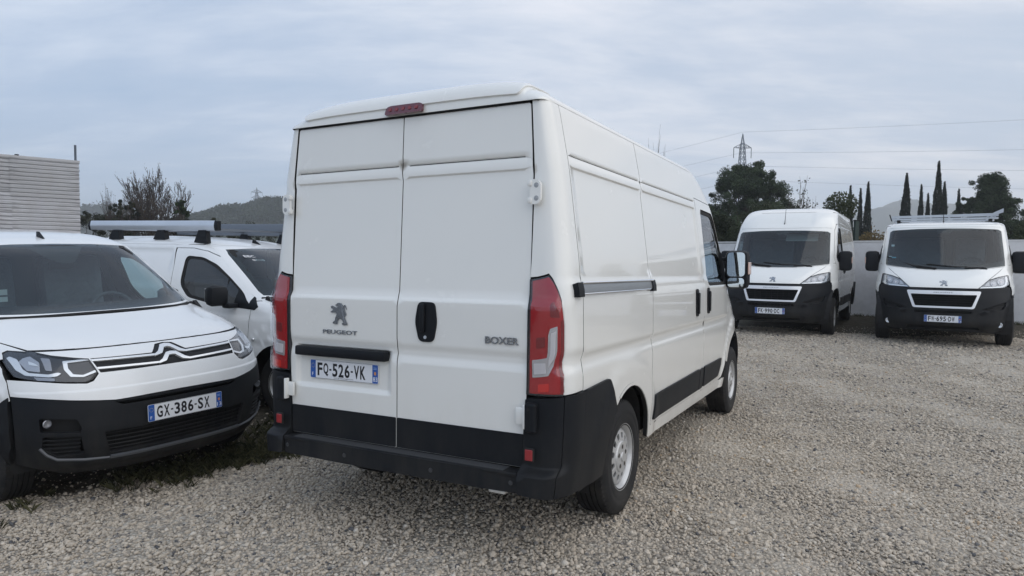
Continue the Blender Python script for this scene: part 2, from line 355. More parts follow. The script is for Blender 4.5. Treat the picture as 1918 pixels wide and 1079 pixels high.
def put_text(name, s, P0, ax, ay, az, height, width=None, material=None, parent=None, thick=.0006, bold=0.0, fnz=None):
    """text with its lower-left corner at P0 (Blender local), cap height `height`, squeezed to `width`"""
    V, F, W_, H_ = text_mesh(s, 1.0, ext=.01, bold=bold)
    k = height/H_; kx = (width/W_) if width else k; mz = V[:, 2].min(); zr = max(1e-6, V[:, 2].max()-mz)
    Q = np.asarray(P0)+np.outer(V[:, 0]*kx, ax)+np.outer(V[:, 1]*k, ay)+np.outer((V[:, 2]-mz)/zr*thick, az)
    m = MB(); m.add(Q, F); return m.build(name, material, parent, fix=False)
def sm(a, b, x):
    t = np.clip((np.asarray(x, float)-a)/(b-a), 0, 1); return t*t*(3-2*t)
def st3(a, b, c):
    return np.stack(np.broadcast_arrays(np.asarray(a, float), np.asarray(b, float), np.asarray(c, float)), -1)
def pose_matrix(x, y, z, yaw, tp=0, tr=0):
    return Matrix.Translation((x, y, z)) @ Matrix.Rotation(yaw, 4, 'Z') @ Matrix.Rotation(tr, 4, 'X') @ Matrix.Rotation(tp, 4, 'Y')
# ------------------------------------------------------------------ ground, wall, sheds, plants, hills
_GC = np.array([(-.18, 4.72, 0), (.7, 6.2, -.04), (1.45, 7.73, -.064), (-2.955, 5.207, -.050), (-5.23, 6.82, -.055), (-4.43, 8.965, -.044), (-1.93, 7.737, -.071), (9.29, 15.0, .15), (7.52, 12.05, .15), (6.98, 16.5, .148), (5.24, 13.5, .148),
    (0, 0, 0), (3, 3, 0), (-3, 1, 0), (6, 6, .0), (4.5, 10, .05), (12, 8, .08), (12, 16, .16), (6, 20, .17), (0, 16, .08), (-8, 16, .05), (-14, 20, .05), (-14, 8, 0), (0, 40, .2), (30, 40, .3), (-30, 40, .2), (60, 60, .3), (-60, 60, .3), (0, 120, .3), (60, 0, .1), (-60, 0, .1), (0, -40, 0)])
def gz(x, y):
    x, y = np.broadcast_arrays(np.asarray(x, float), np.asarray(y, float)); d = (x[..., None]-_GC[:, 0])**2+(y[..., None]-_GC[:, 1])**2+.02
    w_ = d**-1.6; return (w_*_GC[:, 2]).sum(-1)/w_.sum(-1)
def soil(x, y):
    """0 = clean gravel, 1 = bare dark soil (under and behind the parked rows, and along the wall)"""
    x, y = np.asarray(x, float), np.asarray(y, float)
    n = .16*np.sin(1.7*x+.6*y+1)+.12*np.sin(3.9*y-2.3*x)+.07*np.sin(7.3*x+5.1*y)+.05*np.sin(13*x-9*y)
    # left row: line from (-3.2, 4.2) to (-1.77, 5.7)
    dl = ((x+3.16)*(-1.49)+(y-4.21)*1.39)/2.04
    left = sm(-.22, .34, dl+n)*sm(-.9, -1.7, x+.15*n-.15*(y-6)*0)
    a = (y-14.31)-(x-4.69)*(12.85-14.31)/(6.79-4.69); b = (y-12.85)-(x-6.79)*(12.28-12.85)/(9.15-6.79); dr = np.maximum(np.minimum(a, 9), b)*1.0
    dr = np.where(x < 6.79, a, b)
    right = sm(.0, .7, dr+n*1.4)*sm(2.6, 3.4, x)
    back = sm(15.5, 17.5, y+n*2)
    return np.clip(np.maximum(np.maximum(left, right), back), 0, 1)
def axis_grid(a, b, fine, far, n):
    core = np.arange(a, b+fine/2, fine); k = np.geomspace(fine, far, n); return np.concatenate([(a-np.cumsum(k))[::-1], core, b+np.cumsum(k)])
gx = axis_grid(-9, 13, .22, 900, 34); gy = axis_grid(-2, 20, .22, 900, 34)
X, Y = np.meshgrid(gx, gy); Z = gz(X, Y)+.006*np.sin(5*X+3*Y)*np.sin(4*Y-2*X)
Vg = np.stack([X, Y, Z], -1).reshape(-1, 3); nx_, ny_ = len(gx), len(gy); I = np.arange(nx_*ny_).reshape(ny_, nx_)
me = mesh_np('ground', Vg, [np.stack([I[:-1, :-1], I[:-1, 1:], I[1:, 1:], I[1:, :-1]], -1).reshape(-1, 4)])
Xw, Yw = Vg[:, 0], Vg[:, 1]; aw = me.attributes.new('wear', 'FLOAT', 'POINT')
at_ = me.attributes.new('soil', 'FLOAT', 'POINT'); at_.data.foreach_set('value', soil(Vg[:, 0], Vg[:, 1]).astype(np.float32))
me.polygons.foreach_set('use_smooth', np.ones(len(me.polygons), bool))
WEAR_LATER = (me, Xw, Yw)
def ground_mat():
    m = bpy.data.materials.new('gravel_ground'); m.use_nodes = True; t = m.node_tree; b = t.nodes['Principled BSDF']; b.inputs['Roughness'].default_value = .9; b.inputs['Specular IOR Level'].default_value = .25
    def n_(k, **a):
        q = t.nodes.new(k)
        for x_, y_ in a.items(): setattr(q, x_, y_)
        return q
    tc_ = n_('ShaderNodeTexCoord'); lk = t.links.new
    vo = n_('ShaderNodeTexVoronoi'); vo.inputs['Scale'].default_value = 42; vo.inputs['Randomness'].default_value = 1; lk(tc_.outputs['Object'], vo.inputs['Vector'])
    cr_ = n_('ShaderNodeValToRGB'); cr_.color_ramp.interpolation = 'LINEAR'
    for i, (p_, c_) in enumerate([(0, (.24, .21, .18)), (.25, (.38, .335, .28)), (.5, (.46, .41, .345)), (.75, (.52, .47, .40)), (1, (.58, .54, .48))]):
        el = cr_.color_ramp.elements[0] if i == 0 else (cr_.color_ramp.elements[-1] if i == 4 else cr_.color_ramp.elements.new(p_)); el.position = p_; el.color = (*c_, 1)
    sp = n_('ShaderNodeSeparateColor'); lk(vo.outputs['Color'], sp.inputs[0]); lk(sp.outputs[0], cr_.inputs[0])
    ed = n_('ShaderNodeMapRange'); ed.inputs[1].default_value = .25; ed.inputs[2].default_value = .75; ed.inputs[3].default_value = 1; ed.inputs[4].default_value = .58; lk(vo.outputs['Distance'], ed.inputs[0])
    mu = n_('ShaderNodeMix', data_type='RGBA', blend_type='MULTIPLY'); mu.inputs[0].default_value = 1; lk(cr_.outputs[0], mu.inputs[6]); lk(ed.outputs[0], mu.inputs[7])
    big = n_('ShaderNodeTexNoise'); big.inputs['Scale'].default_value = .55; big.inputs['Detail'].default_value = 6; big.inputs['Roughness'].default_value = .6; lk(tc_.outputs['Object'], big.inputs[0])
    br = n_('ShaderNodeMapRange'); br.inputs[1].default_value = .3; br.inputs[2].default_value = .7; br.inputs[3].default_value = .80; br.inputs[4].default_value = 1.20; lk(big.outputs[0], br.inputs[0])
    mu2 = n_('ShaderNodeVectorMath', operation='SCALE'); lk(mu.outputs[2], mu2.inputs[0]); lk(br.outputs[0], mu2.inputs['Scale'])
    wa = n_('ShaderNodeAttribute'); wa.attribute_name = 'wear'; wm = n_('ShaderNodeMix', data_type='RGBA'); wf = n_('ShaderNodeMath', operation='MULTIPLY'); wf.inputs[1].default_value = .6; lk(wa.outputs['Fac'], wf.inputs[0]); lk(wf.outputs[0], wm.inputs[0]); lk(mu2.outputs[0], wm.inputs[6]); wm.inputs[7].default_value = (.56, .50, .42, 1)
    so = n_('ShaderNodeAttribute'); so.attribute_name = 'soil'
    sn = n_('ShaderNodeTexNoise'); sn.inputs['Scale'].default_value = 6; sn.inputs['Detail'].default_value = 10; sn.inputs['Roughness'].default_value = .75; lk(tc_.outputs['Object'], sn.inputs[0])
    sr = n_('ShaderNodeValToRGB'); sr.color_ramp.elements[0].position = .35; sr.color_ramp.elements[0].color = (.030, .026, .020, 1); sr.color_ramp.elements[1].position = .72; sr.color_ramp.elements[1].color = (.13, .11, .085, 1)
    g2 = sr.color_ramp.elements.new(.5); g2.color = (.062, .054, .038, 1); lk(sn.outputs[0], sr.inputs[0])
    ad_ = n_('ShaderNodeMath', operation='MULTIPLY_ADD'); ad_.inputs[1].default_value = .7; lk(sn.outputs[0], ad_.inputs[0]); lk(so.outputs['Fac'], ad_.inputs[2])
    sf = n_('ShaderNodeMapRange'); sf.inputs[1].default_value = .62; sf.inputs[2].default_value = 1.05; lk(ad_.outputs[0], sf.inputs[0])
    # past the yard the ground is dry grass and scrub
    mm = n_('ShaderNodeMix', data_type='RGBA'); lk(sf.outputs[0], mm.inputs[0]); lk(wm.outputs[2], mm.inputs[6]); lk(sr.outputs[0], mm.inputs[7]); lk(mm.outputs[2], b.inputs['Base Color'])
    bp = n_('ShaderNodeBump'); bp.inputs['Strength'].default_value = .9; bp.inputs['Distance'].default_value = .02; bp.invert = True
    lk(vo.outputs['Distance'], bp.inputs['Height']); lk(bp.outputs[0], b.inputs['Normal']); return m
ground = link('ground', me, ground_mat(), None); tag(ground, kind='structure')

# loose stones: real stones over the nearest metres, scattered on the sheet
def stone_mesh(i):
    bm = bmesh.new(); bmesh.ops.create_icosphere(bm, subdivisions=1 if i % 3 else 2, radius=1); r_ = random.Random(i)
    off = [Vector((r_.uniform(-9, 9), r_.uniform(-9, 9), r_.uniform(-9, 9))) for _ in range(2)]
    from mathutils import noise
    for v in bm.verts:
        k = 1+.32*noise.noise(v.co*1.1+off[0])+.16*noise.noise(v.co*2.7+off[1]); v.co = v.co*k; v.co.z *= .62; v.co.y *= r_.uniform(.72, .8)
    for _ in range(4):   # broken facets
        n = Vector((r_.gauss(0, 1), r_.gauss(0, 1), r_.gauss(0, 1))).normalized(); d = r_.uniform(.55, .8)
        for v in bm.verts:
            q = v.co.dot(n)
            if q > d: v.co -= n*(q-d)
    m_ = bpy.data.meshes.new('stone'); bm.to_mesh(m_); bm.free()
    for p in m_.polygons: p.use_smooth = (i % 2 == 0)
    return m_
def stone_mat():
    m = bpy.data.materials.new('limestone_chip'); m.use_nodes = True; t = m.node_tree; b = t.nodes['Principled BSDF']; b.inputs['Roughness'].default_value = .8; b.inputs['Specular IOR Level'].default_value = .3
    a = t.nodes.new('ShaderNodeAttribute'); a.attribute_type = 'INSTANCER'; a.attribute_name = 'tone'
    c = t.nodes.new('ShaderNodeValToRGB'); cs = [(0, (.10, .10, .105)), (.08, (.23, .215, .20)), (.26, (.40, .345, .28)), (.55, (.50, .435, .355)), (.75, (.55, .49, .41)), (.92, (.63, .585, .52)), (1, (.47, .36, .25))]
    for i, (p_, cc) in enumerate(cs):
        el = c.color_ramp.elements[0] if i == 0 else (c.color_ramp.elements[-1] if i == len(cs)-1 else c.color_ramp.elements.new(p_)); el.position = p_; el.color = (*cc, 1)
    t.links.new(a.outputs['Fac'], c.inputs[0])
    tc_ = t.nodes.new('ShaderNodeTexCoord'); n = t.nodes.new('ShaderNodeTexNoise'); n.inputs['Scale'].default_value = 1.6; n.inputs['Detail'].default_value = 5; t.links.new(tc_.outputs['Object'], n.inputs[0])
    mr_ = t.nodes.new('ShaderNodeMapRange'); mr_.inputs[3].default_value = .75; mr_.inputs[4].default_value = 1.2; t.links.new(n.outputs[0], mr_.inputs[0])
    v = t.nodes.new('ShaderNodeVectorMath'); v.operation = 'SCALE'; t.links.new(c.outputs[0], v.inputs[0]); t.links.new(mr_.outputs[0], v.inputs['Scale']); t.links.new(v.outputs[0], b.inputs['Base Color']); return m
SM = stone_mat(); stones = []
for i in range(7):
    so_ = bpy.data.objects.new('stone', stone_mesh(i)); so_.data.materials.append(SM); stones.append(so_)
def wear(x, y):
    """pale compacted wheel tracks curving past the vans and a few patches of fines"""
    r1 = np.hypot(x+7.5, y-1.0); k = 0*x
    for rr_ in (9.2, 10.9, 13.4, 15.1): k = np.maximum(k, np.exp(-((r1-rr_-.25*np.sin(x*.7+y*.5))/.34)**2))
    return np.clip(k*.8+.7*sm(.35, .9, np.sin(.9*x+.35*y+1.3)*np.sin(.8*y-.5*x+.4)), 0, 1)*sm(.5, 3, x+.4*(y-2))
def scatter():
    P = []
    for (y0, y1, dens, s0) in ((2.2, 4.6, 3900, 1.0), (4.6, 6.6, 3000, 1.03), (6.6, 9.5, 1900, 1.10), (9.5, 14.5, 700, 1.4)):
        x0, x1 = -1.02*y1-1.2, 1.02*y1+1.2; n = int((x1-x0)*(y1-y0)*dens); q = rng.uniform((x0, y0), (x1, y1), (n, 2))
        q = q[(np.abs(q[:, 0]) < .98*q[:, 1]+1.2)]; P.append(np.column_stack([q, np.full(len(q), s0)]))
    P = np.concatenate(P); s_ = soil(P[:, 0], P[:, 1]); n1_ = np.sin(2.1*P[:, 0]+.7*P[:, 1])*np.sin(1.3*P[:, 1]-1.9*P[:, 0]+2)
    keep = rng.random(len(P)) < (1-.90*sm(.15, .85, s_))*(1-.35*sm(.55, .9, n1_))*(1-.38*wear(P[:, 0], P[:, 1])); P = P[keep]; s_ = s_[keep]
    sz = np.clip(rng.lognormal(math.log(.0088), .36, len(P)), .005, .024)*P[:, 2]*(1-.25*s_)
    z = gz(P[:, 0], P[:, 1])+sz*.22+rng.uniform(-.003, .004, len(P))
    tone = np.clip(rng.beta(2.6, 2.2, len(P))*.9+.02+.05*np.sin(P[:, 0]*1.1)*np.sin(P[:, 1]*.9), 0, 1); ln = rng.random(len(P)); tone = np.where(ln > .965, 1.0, np.where(ln < .03, .02, tone)); worn = wear(P[:, 0], P[:, 1]); tone = np.clip(tone+.16*worn-.05, 0, 1); tone = np.where(s_ > .4, tone*.75, tone)
    m_ = bpy.data.meshes.new('gravel_points'); m_.vertices.add(len(P)); m_.vertices.foreach_set('co', np.column_stack([P[:, :2], z]).astype(np.float32).ravel())
    for nm, ty, val in (('tone', 'FLOAT', tone), ('size', 'FLOAT', sz), ('pick', 'INT', rng.integers(0, 7, len(P)))):
        a = m_.attributes.new(nm, ty, 'POINT'); a.data.foreach_set('value', val.astype(np.float32 if ty == 'FLOAT' else np.int32))
    a = m_.attributes.new('turn', 'FLOAT_VECTOR', 'POINT'); a.data.foreach_set('vector', np.column_stack([rng.normal(0, .38, len(P)), rng.normal(0, .38, len(P)), rng.uniform(0, 6.28, len(P))]).astype(np.float32).ravel())
    o = bpy.data.objects.new('gravel', m_); COL.objects.link(o); o['kind'] = 'stuff'; o['label'] = 'loose crushed limestone gravel over the yard'
    ng = bpy.data.node_groups.new('scatter_stones', 'GeometryNodeTree'); ng.interface.new_socket('Geometry', in_out='INPUT', socket_type='NodeSocketGeometry'); ng.interface.new_socket('Geometry', in_out='OUTPUT', socket_type='NodeSocketGeometry')
    gi, go = ng.nodes.new('NodeGroupInput'), ng.nodes.new('NodeGroupOutput'); ip = ng.nodes.new('GeometryNodeInstanceOnPoints'); gi2 = ng.nodes.new('GeometryNodeGeometryToInstance')
    for so_ in stones:
        oi = ng.nodes.new('GeometryNodeObjectInfo'); oi.inputs['Object'].default_value = so_; ng.links.new(oi.outputs['Geometry'], gi2.inputs[0])
    def att(nm, ty):
        q = ng.nodes.new('GeometryNodeInputNamedAttribute'); q.data_type = ty; q.inputs['Name'].default_value = nm; return [x for x in q.outputs if x.enabled][0]
    ip.inputs['Pick Instance'].default_value = True
    mp_ = ng.nodes.new('GeometryNodeMeshToPoints'); ng.links.new(gi.outputs[0], mp_.inputs['Mesh']); ng.links.new(mp_.outputs[0], ip.inputs['Points']); ng.links.new(gi2.outputs[0], ip.inputs['Instance'])
    ng.links.new(att('pick', 'INT'), ip.inputs['Instance Index']); ng.links.new(att('size', 'FLOAT'), ip.inputs['Scale']); ng.links.new(att('turn', 'FLOAT_VECTOR'), ip.inputs['Rotation'])
    ng.links.new(ip.outputs[0], go.inputs[0]); md = o.modifiers.new('scatter', 'NODES'); md.node_group = ng; return o
gravel = scatter()
WEAR_LATER[0].attributes['wear'].data.foreach_set('value', wear(WEAR_LATER[1], WEAR_LATER[2]).astype(np.float32))

# ------------------------------------------------------------------ foliage helpers
def leafmat(name, dark, light, rough=.75, trans=.25):
    if name in MATS: return MATS[name]
    m = bpy.data.materials.new(name); m.use_nodes = True; t = m.node_tree; b = t.nodes['Principled BSDF']; b.inputs['Roughness'].default_value = rough; b.inputs['Specular IOR Level'].default_value = .2
    a = t.nodes.new('ShaderNodeAttribute'); a.attribute_name = 'tone'; mx_ = t.nodes.new('ShaderNodeMix'); mx_.data_type = 'RGBA'; mx_.inputs[6].default_value = (*dark, 1); mx_.inputs[7].default_value = (*light, 1)
    t.links.new(a.outputs['Fac'], mx_.inputs[0]); t.links.new(mx_.outputs[2], b.inputs['Base Color'])
    tl = t.nodes.new('ShaderNodeBsdfTranslucent'); t.links.new(mx_.outputs[2], tl.inputs[0]); ms = t.nodes.new('ShaderNodeMixShader'); ms.inputs[0].default_value = trans
    o = t.nodes['Material Output']; t.links.new(b.outputs[0], ms.inputs[1]); t.links.new(tl.outputs[0], ms.inputs[2]); t.links.new(ms.outputs[0], o.inputs[0]); MATS[name] = m; return m
def leaves(name, material, parent, C, size, tone=None, asp=.45, up=0.0, tris=False):
    """C (n, 3) leaf centres; random little blades"""
    n = len(C); sz = np.broadcast_to(size, n)*rng.uniform(.6, 1.4, n)
    a = rng.normal(size=(n, 3)); a[:, 2] += up*2; a /= np.linalg.norm(a, axis=1)[:, None]; b = np.cross(a, rng.normal(size=(n, 3))); b /= np.linalg.norm(b, axis=1)[:, None]+1e-9
    A, Bv = a*sz[:, None], b*(sz*asp)[:, None]; V = np.stack([C-A, C+Bv, C+A, C-Bv], 1).reshape(-1, 3); F = np.arange(4*n).reshape(n, 4)
    m_ = mesh_np(name, V, [F]); at = m_.attributes.new('tone', 'FLOAT', 'POINT'); tv = rng.random(n)*.5 if tone is None else np.clip(tone+rng.normal(0, .12, n), 0, 1)
    at.data.foreach_set('value', np.repeat(tv, 4).astype(np.float32)); return link(name, m_, material, parent)
def clumps(centres, radii, per, squash=.8):
    k = len(centres); idx = np.repeat(np.arange(k), per); d = rng.normal(size=(len(idx), 3)); d /= np.linalg.norm(d, axis=1)[:, None]; r_ = rng.random(len(idx))**.45
    d[:, 2] *= squash; return np.asarray(centres)[idx]+d*(np.asarray(radii)[idx]*r_)[:, None], idx
BARK = mat('bark', (.055, .045, .038), .9, bump=(12, .5, .03)); TWIG = mat('grey_twig', (.060, .050, .045), .9)
G_PINE = leafmat('pine_needles', (.020, .034, .020), (.075, .105, .055)); G_CYP = leafmat('cypress_leaf', (.010, .017, .013), (.038, .052, .034)); G_HEDGE = leafmat('hedge_leaf', (.022, .030, .018), (.085, .10, .055))
G_BROWN = leafmat('dry_leaf', (.07, .050, .028), (.26, .20, .10)); G_WOOD = leafmat('wood_leaf', (.018, .030, .016), (.055, .075, .038)); G_GRASS = leafmat('grass_blade', (.022, .026, .012), (.11, .105, .055)); G_GREY = leafmat('scrub_leaf', (.022, .028, .020), (.080, .085, .058))
def trunk_mb(mb, p0, h, r0, lean=(0, 0), n=6):
    pts = [np.array(p0)+np.array((lean[0]*t, lean[1]*t, h*t)) for t in np.linspace(0, 1, n)]; mb.tube(pts, np.linspace(r0, r0*.45, n), 8)
def crown_tree(name, label, x, y, h, wd, gm, base=.25, nb=42, per=420, leaf=.09, group=None, shape='round', cat='tree', seed=0):
    z0 = float(gz(x, y)); r_ = np.random.default_rng(seed+5); root = thing(name, label, cat, loc=(x, y, z0), group=group)
    mb = MB(); trunk_mb(mb, (0, 0, -.1), h*.72, max(.05, h*.022), (r_.normal(0, .1), 0)); cs, rs = [], []
    # boughs, each carrying several tufts: uneven outline with gaps
    for i in range(nb):
        t = r_.random()**.8; zc = h*(base+(1-base)*t*.94)
        if shape == 'round': prof = math.sqrt(max(0, 1-((t-.40)/.62)**2))
        elif shape == 'cone': prof = (1-t)**.8*1.0+.05
        else: prof = .9-.5*t
        a = r_.uniform(0, 2*math.pi); rad = wd*.5*prof*(.25+.75*r_.random()**.5)*r_.uniform(.80, 1.12); c = np.array((rad*math.cos(a), rad*math.sin(a), zc))
        s0 = np.array((0, 0, max(.2, zc*.55)))
        if i % 2 == 0: mid = (s0+c)/2-np.array((0, 0, .01*h)); mb.tube([s0, mid, c], [h*.009, h*.005, h*.0015], 4)
        for k in range(3):
            cs.append(c+r_.normal(0, wd*.055, 3)*[1, 1, .8]); rs.append(wd*.5*r_.uniform(.07, .19))
    for i in range(max(4, nb//2)):   # sprigs leaving the outline
        a = r_.uniform(0, 2*math.pi); t = r_.uniform(.25, 1); prof = math.sqrt(max(0.05, 1-((t-.40)/.62)**2)) if shape == 'round' else (1-t)+.08
        rad = wd*.5*prof*r_.uniform(.86, 1.02); cs.append(np.array((rad*math.cos(a), rad*math.sin(a), h*(base+(1-base)*t*.98)))); rs.append(wd*.5*r_.uniform(.06, .12))
    mb.build('trunk', BARK, root, smooth=40); pr_ = max(40, int(per*.62)); C_, idx = clumps(cs, rs, pr_, .85); tn = r_.uniform(.05, .9, len(cs))[idx]
    leaves('crown', gm, root, C_, leaf*.62, tn, .38, .3); return root
def bare_tree(name, label, x, y, h, wd, seed=1, group=None, leafy=0, dens=5, lm=None):
    z0 = float(gz(x, y)); r_ = random.Random(seed); root = thing(name, label, 'tree', loc=(x, y, z0), group=group); mb = MB(); tips = []
    def grow(p, d, ln, r0, lev):
        r0 = max(r0, .010*h/5.5); q = p; pts = [p.copy()]; n = 3
        for i in range(n):
            d = (d+Vector((r_.gauss(0, .12), r_.gauss(0, .12), .05))).normalized(); q = q+d*ln/n; pts.append(q.copy())
        mb.tube(pts, np.linspace(r0, r0*.62, n+1), 5 if lev < 3 else 3, cap=False)
        if lev >= dens: tips.append(q); return
        for k in range(3 if lev < 5 else 2):
            a = r_.uniform(0, 6.28); sp = r_.uniform(.35, .75); side = Vector((math.cos(a), math.sin(a), 0)); nd_ = (d*math.cos(sp)+side*math.sin(sp)*(wd/h*1.25)).normalized(); nd_.z = max(nd_.z, .08)
            grow(pts[-1] if k % 2 else pts[2], nd_, ln*r_.uniform(.62, .80), r0*.60, lev+1)
    for k in range(4): grow(Vector((r_.uniform(-.1, .1), r_.uniform(-.1, .1), 0)), Vector((r_.gauss(0, .32), r_.gauss(0, .32), 1)).normalized(), h*.27, h*.010, 1)
    V = np.concatenate(mb.V); k = h/V[:, 2].max(); kx = wd/max(1e-3, (np.percentile(V[:, 0], 98)-np.percentile(V[:, 0], 2)))
    ctr = np.array([np.median(V[V[:, 2] > .4*V[:, 2].max(), 0]), np.median(V[V[:, 2] > .4*V[:, 2].max(), 1]), 0])
    mb.V = [(v-ctr*np.clip(v[:, 2:]/V[:, 2].max()*1.3, 0, 1))*np.array([kx, kx, k]) for v in mb.V]
    o = mb.build('branches', TWIG, root, fix=False)
    if leafy:
        tp_ = np.array([t[:] for t in tips]); tp_ = tp_-ctr*np.clip(tp_[:, 2:]/V[:, 2].max()*1.3, 0, 1); C_ = np.repeat(tp_[::3]*[kx, kx, k], leafy, 0); C_ = C_+rng.normal(0, .07, C_.shape); leaves('leaves' if lm else 'dry_leaves', lm or G_BROWN, root, C_, .045 if lm else .03, None, .5)
    return root
def gxy(px, dist):
    """ground spot seen in photograph column px at a plan distance"""
    a = math.atan((px-959)/1293.4); return dist*math.sin(a), dist*math.cos(a)
# ------------------------------------------------------------------ large panel van
class BigBody:
    WB = 3.45
    def __init__(s, high=True):
        s.high = high
        if high:
            s.top = 2.365; s.rise = .122
            s.W = [.2, .38, .6, .9, 1.35, 1.55, 2.05, 2.365, 2.6]; s.H = [.95, .995, 1.018, 1.028, 1.022, 1.008, .945, .885, .79]
            s.NW = [.2, .30, .42, .60, .80, .95, 1.05, 1.15, 1.31, 1.40, 1.98, 2.10, 2.25, 2.38, 2.48, 2.60]
            s.NU = [4.24, 4.33, 4.38, 4.375, 4.34, 4.28, 4.19, 4.04, 3.74, 3.66, 3.16, 3.04, 2.84, 2.57, 2.15, 1.0]
        else:
            s.top = 2.045; s.rise = .10
            s.W = [.2, .38, .6, .9, 1.35, 1.55, 2.05, 2.2, 2.4]; s.H = [.95, .995, 1.018, 1.028, 1.022, 1.008, .925, .88, .79]
            s.NW = [.2, .30, .42, .60, .80, .95, 1.05, 1.15, 1.31, 1.40, 1.98, 2.05, 2.095, 2.125, 2.15, 2.33]
            s.NU = [4.24, 4.33, 4.38, 4.375, 4.34, 4.28, 4.19, 4.04, 3.74, 3.66, 3.16, 3.07, 2.93, 2.66, 2.20, 1.0]
        # smooth the piecewise profiles a little
        def smooth(xs, ys, k):
            x = np.linspace(xs[0], xs[-1], 481); y = np.interp(x, xs, ys); n = k
            yy = np.concatenate([np.full(n, y[0]), y, np.full(n, y[-1])]); c = np.convolve(yy, np.ones(2*n+1)/(2*n+1), 'valid'); c[:n] = y[:n]; c[-n:] = y[-n:]; return x, c
        s._hw = smooth(s.W, s.H, 10); s._uc = smooth(s.NW, s.NU, 9)
    def hw(s, w): return np.interp(w, *s._hw)
    def uc(s, w): return np.interp(w, *s._uc)
    def uj(s, w): return s.uc(w)-np.interp(w, [.3, .9, 1.3, 2.1, 2.5], [1.0, 1.1, .8, .5, .5])
    def m(s, w): return np.interp(w, [.3, .9, 1.3, 2.0, 2.5], [3.2, 3.2, 3.4, 4.5, 4.5])
    def U(s, v, w):
        x = np.clip(np.abs(v)/s.hw(w), 0, 1); uj = s.uj(w); return uj+(s.uc(w)-uj)*(1-x**s.m(w))**.5
    def V(s, u, w):
        uj = s.uj(w); x = np.clip((u-uj)/(s.uc(w)-uj), 0, 1); return s.hw(w)*(1-x**2)**(1/s.m(w))
    def dside(s, u, w):
        d = 0*(u+w)
        if s.high:
            d = d-.013*sm(1.47, 1.50, w)*sm(2.048, 2.036, w)*sm(-.74, -.70, u)*sm(1.95, 1.925, u)
            d = d-.009*sm(.008, .002, np.abs(w-2.105))*sm(-.75, -.73, u)*sm(1.96, 1.94, u)
        else:
            d = d-.013*sm(1.47, 1.50, w)*sm(1.98, 1.95, w)*sm(-.74, -.70, u)*sm(1.95, 1.925, u)
        f = sm(3.2, 2.8, u)
        d = d+f*(.012*sm(1.47, 1.40, w)-.016*sm(1.095, 1.04, w)+.013*sm(1.035, .965, w))
        r1 = np.hypot(u, w-.37); r2 = np.hypot(u-3.45, w-.38)
        return d+.010*sm(.66, .55, r1)*sm(1.02, .90, w)+.016*sm(.68, .60, r2)
    def side(s, sg, off=0.0):
        return lambda u, w: st3(u, sg*(s.V(u, w)+s.dside(u, w)+off), w)
    def front(s, off=0.0):
        def f(v, w): return st3(s.U(v, w)+off, v, w)
        return f
    def ur(s, w): return np.interp(w, [.3, 1.35, s.top], [-.973, -.973, -.922])
    def dw(s, w): return np.interp(w, [.45, .66, .9, 1.35, 2.05, s.top], [.803, .805, .818, .822, .821, .800])
    def drear(s, v, w):
        hi = s.high
        d = -.012+.012*sm(1.350, 1.322, w)-.013*sm(1.10, 1.045, w)+.012*sm(1.03, .975, w)
        if hi:
            d = d-.010*sm(.008, .002, np.abs(w-2.082))-.010*sm(2.022, 2.010, w)*sm(1.33, 1.36, w)
        # number plate recess on the left door
        ex = sm(-.785, -.745, v)*sm(-.035, -.085, v); ez = sm(.780, .815, w)*sm(1.045, 1.03, w)
        return d+.002-.020*ex*ez
    def rear(s, off=0.0):
        return lambda v, w: st3(s.ur(w)-s.drear(v, w)+.002*(v/.8)**2-off, v, w)
    def corner(s, sg, off=0.0, offu=None):
        """D-pillar: t = 0 at the door edge, t = 1 on the side"""
        def f(t, w):
            g = np.clip(t, 0, 1)*math.pi/2; n = 2/3.5; a = -.757-(s.ur(w)-.002+.010*sm(1.322, 1.35, w)+(.008*sm(2.022, 2.010, w)*sm(1.33, 1.36, w) if s.high else 0)); e0 = s.dw(w)+.0005; b = s.hw(w)+s.dside(-.90, w)-e0
            u = -.757-a*np.cos(g)**n; v = e0+b*np.sin(g)**n
            nx = -np.cos(g); ny = np.sin(g)
            o = off(t, w) if callable(off) else off
            if offu is not None: u = u-offu(t, w)
            return st3(u+nx*o, sg*(v+ny*o), w)
        return f
    def Vr(s, u):
        V0 = s.V(np.maximum(u, -.757), s.top+0*u); t = np.clip((-.757-u)/.178, 0, .999)
        return np.where(u < -.757, .802+(V0-.802)*(1-t**3.5)**(1/3.5), V0)
    def roof(s, a, b):
        """a: along the roof (stretched over the rear rounding), b in -1..1 across"""
        a, b = np.broadcast_arrays(np.asarray(a, float), np.asarray(b, float))
        t = np.clip((-.79-a)/.14, 0, 1); y = 1-(1-t)**2; u = np.where(a < -.79, -.79-.14*y, a)
        x = 1-(1-np.clip(np.abs(b), 0, 1))**2; v = np.sign(b)*x*s.Vr(u)
        gv = np.sqrt(np.maximum(1-x**4, 0)); gu = np.sqrt(np.maximum(1-y**2.4, 0))
        z = s.top+s.rise*gv*gu*(1-.0*x)+.018*sm(.770, .745, np.abs(v))*sm(-.2, -.6, u)*gu
        zz = np.linspace(s.top-.1, s.top+.25, 120); uf = u.ravel(); vf = v.ravel(); zf = np.empty(len(uf))
        for i in range(0, len(uf), 3000):
            G = s.U(vf[i:i+3000, None], zz[None]); G = np.minimum.accumulate(G, axis=1)
            k = np.clip((G > uf[i:i+3000, None]).sum(1), 1, 119); j = np.arange(len(k))
            g0 = G[j, k-1]; g1 = G[j, k]; q = np.clip((g0-uf[i:i+3000])/np.maximum(g0-g1, 1e-6), 0, 1); zf[i:i+3000] = zz[k-1]+q*(zz[1]-zz[0])
        zf = zf.reshape(u.shape); zf = np.where(u < 1.2, 9, zf)
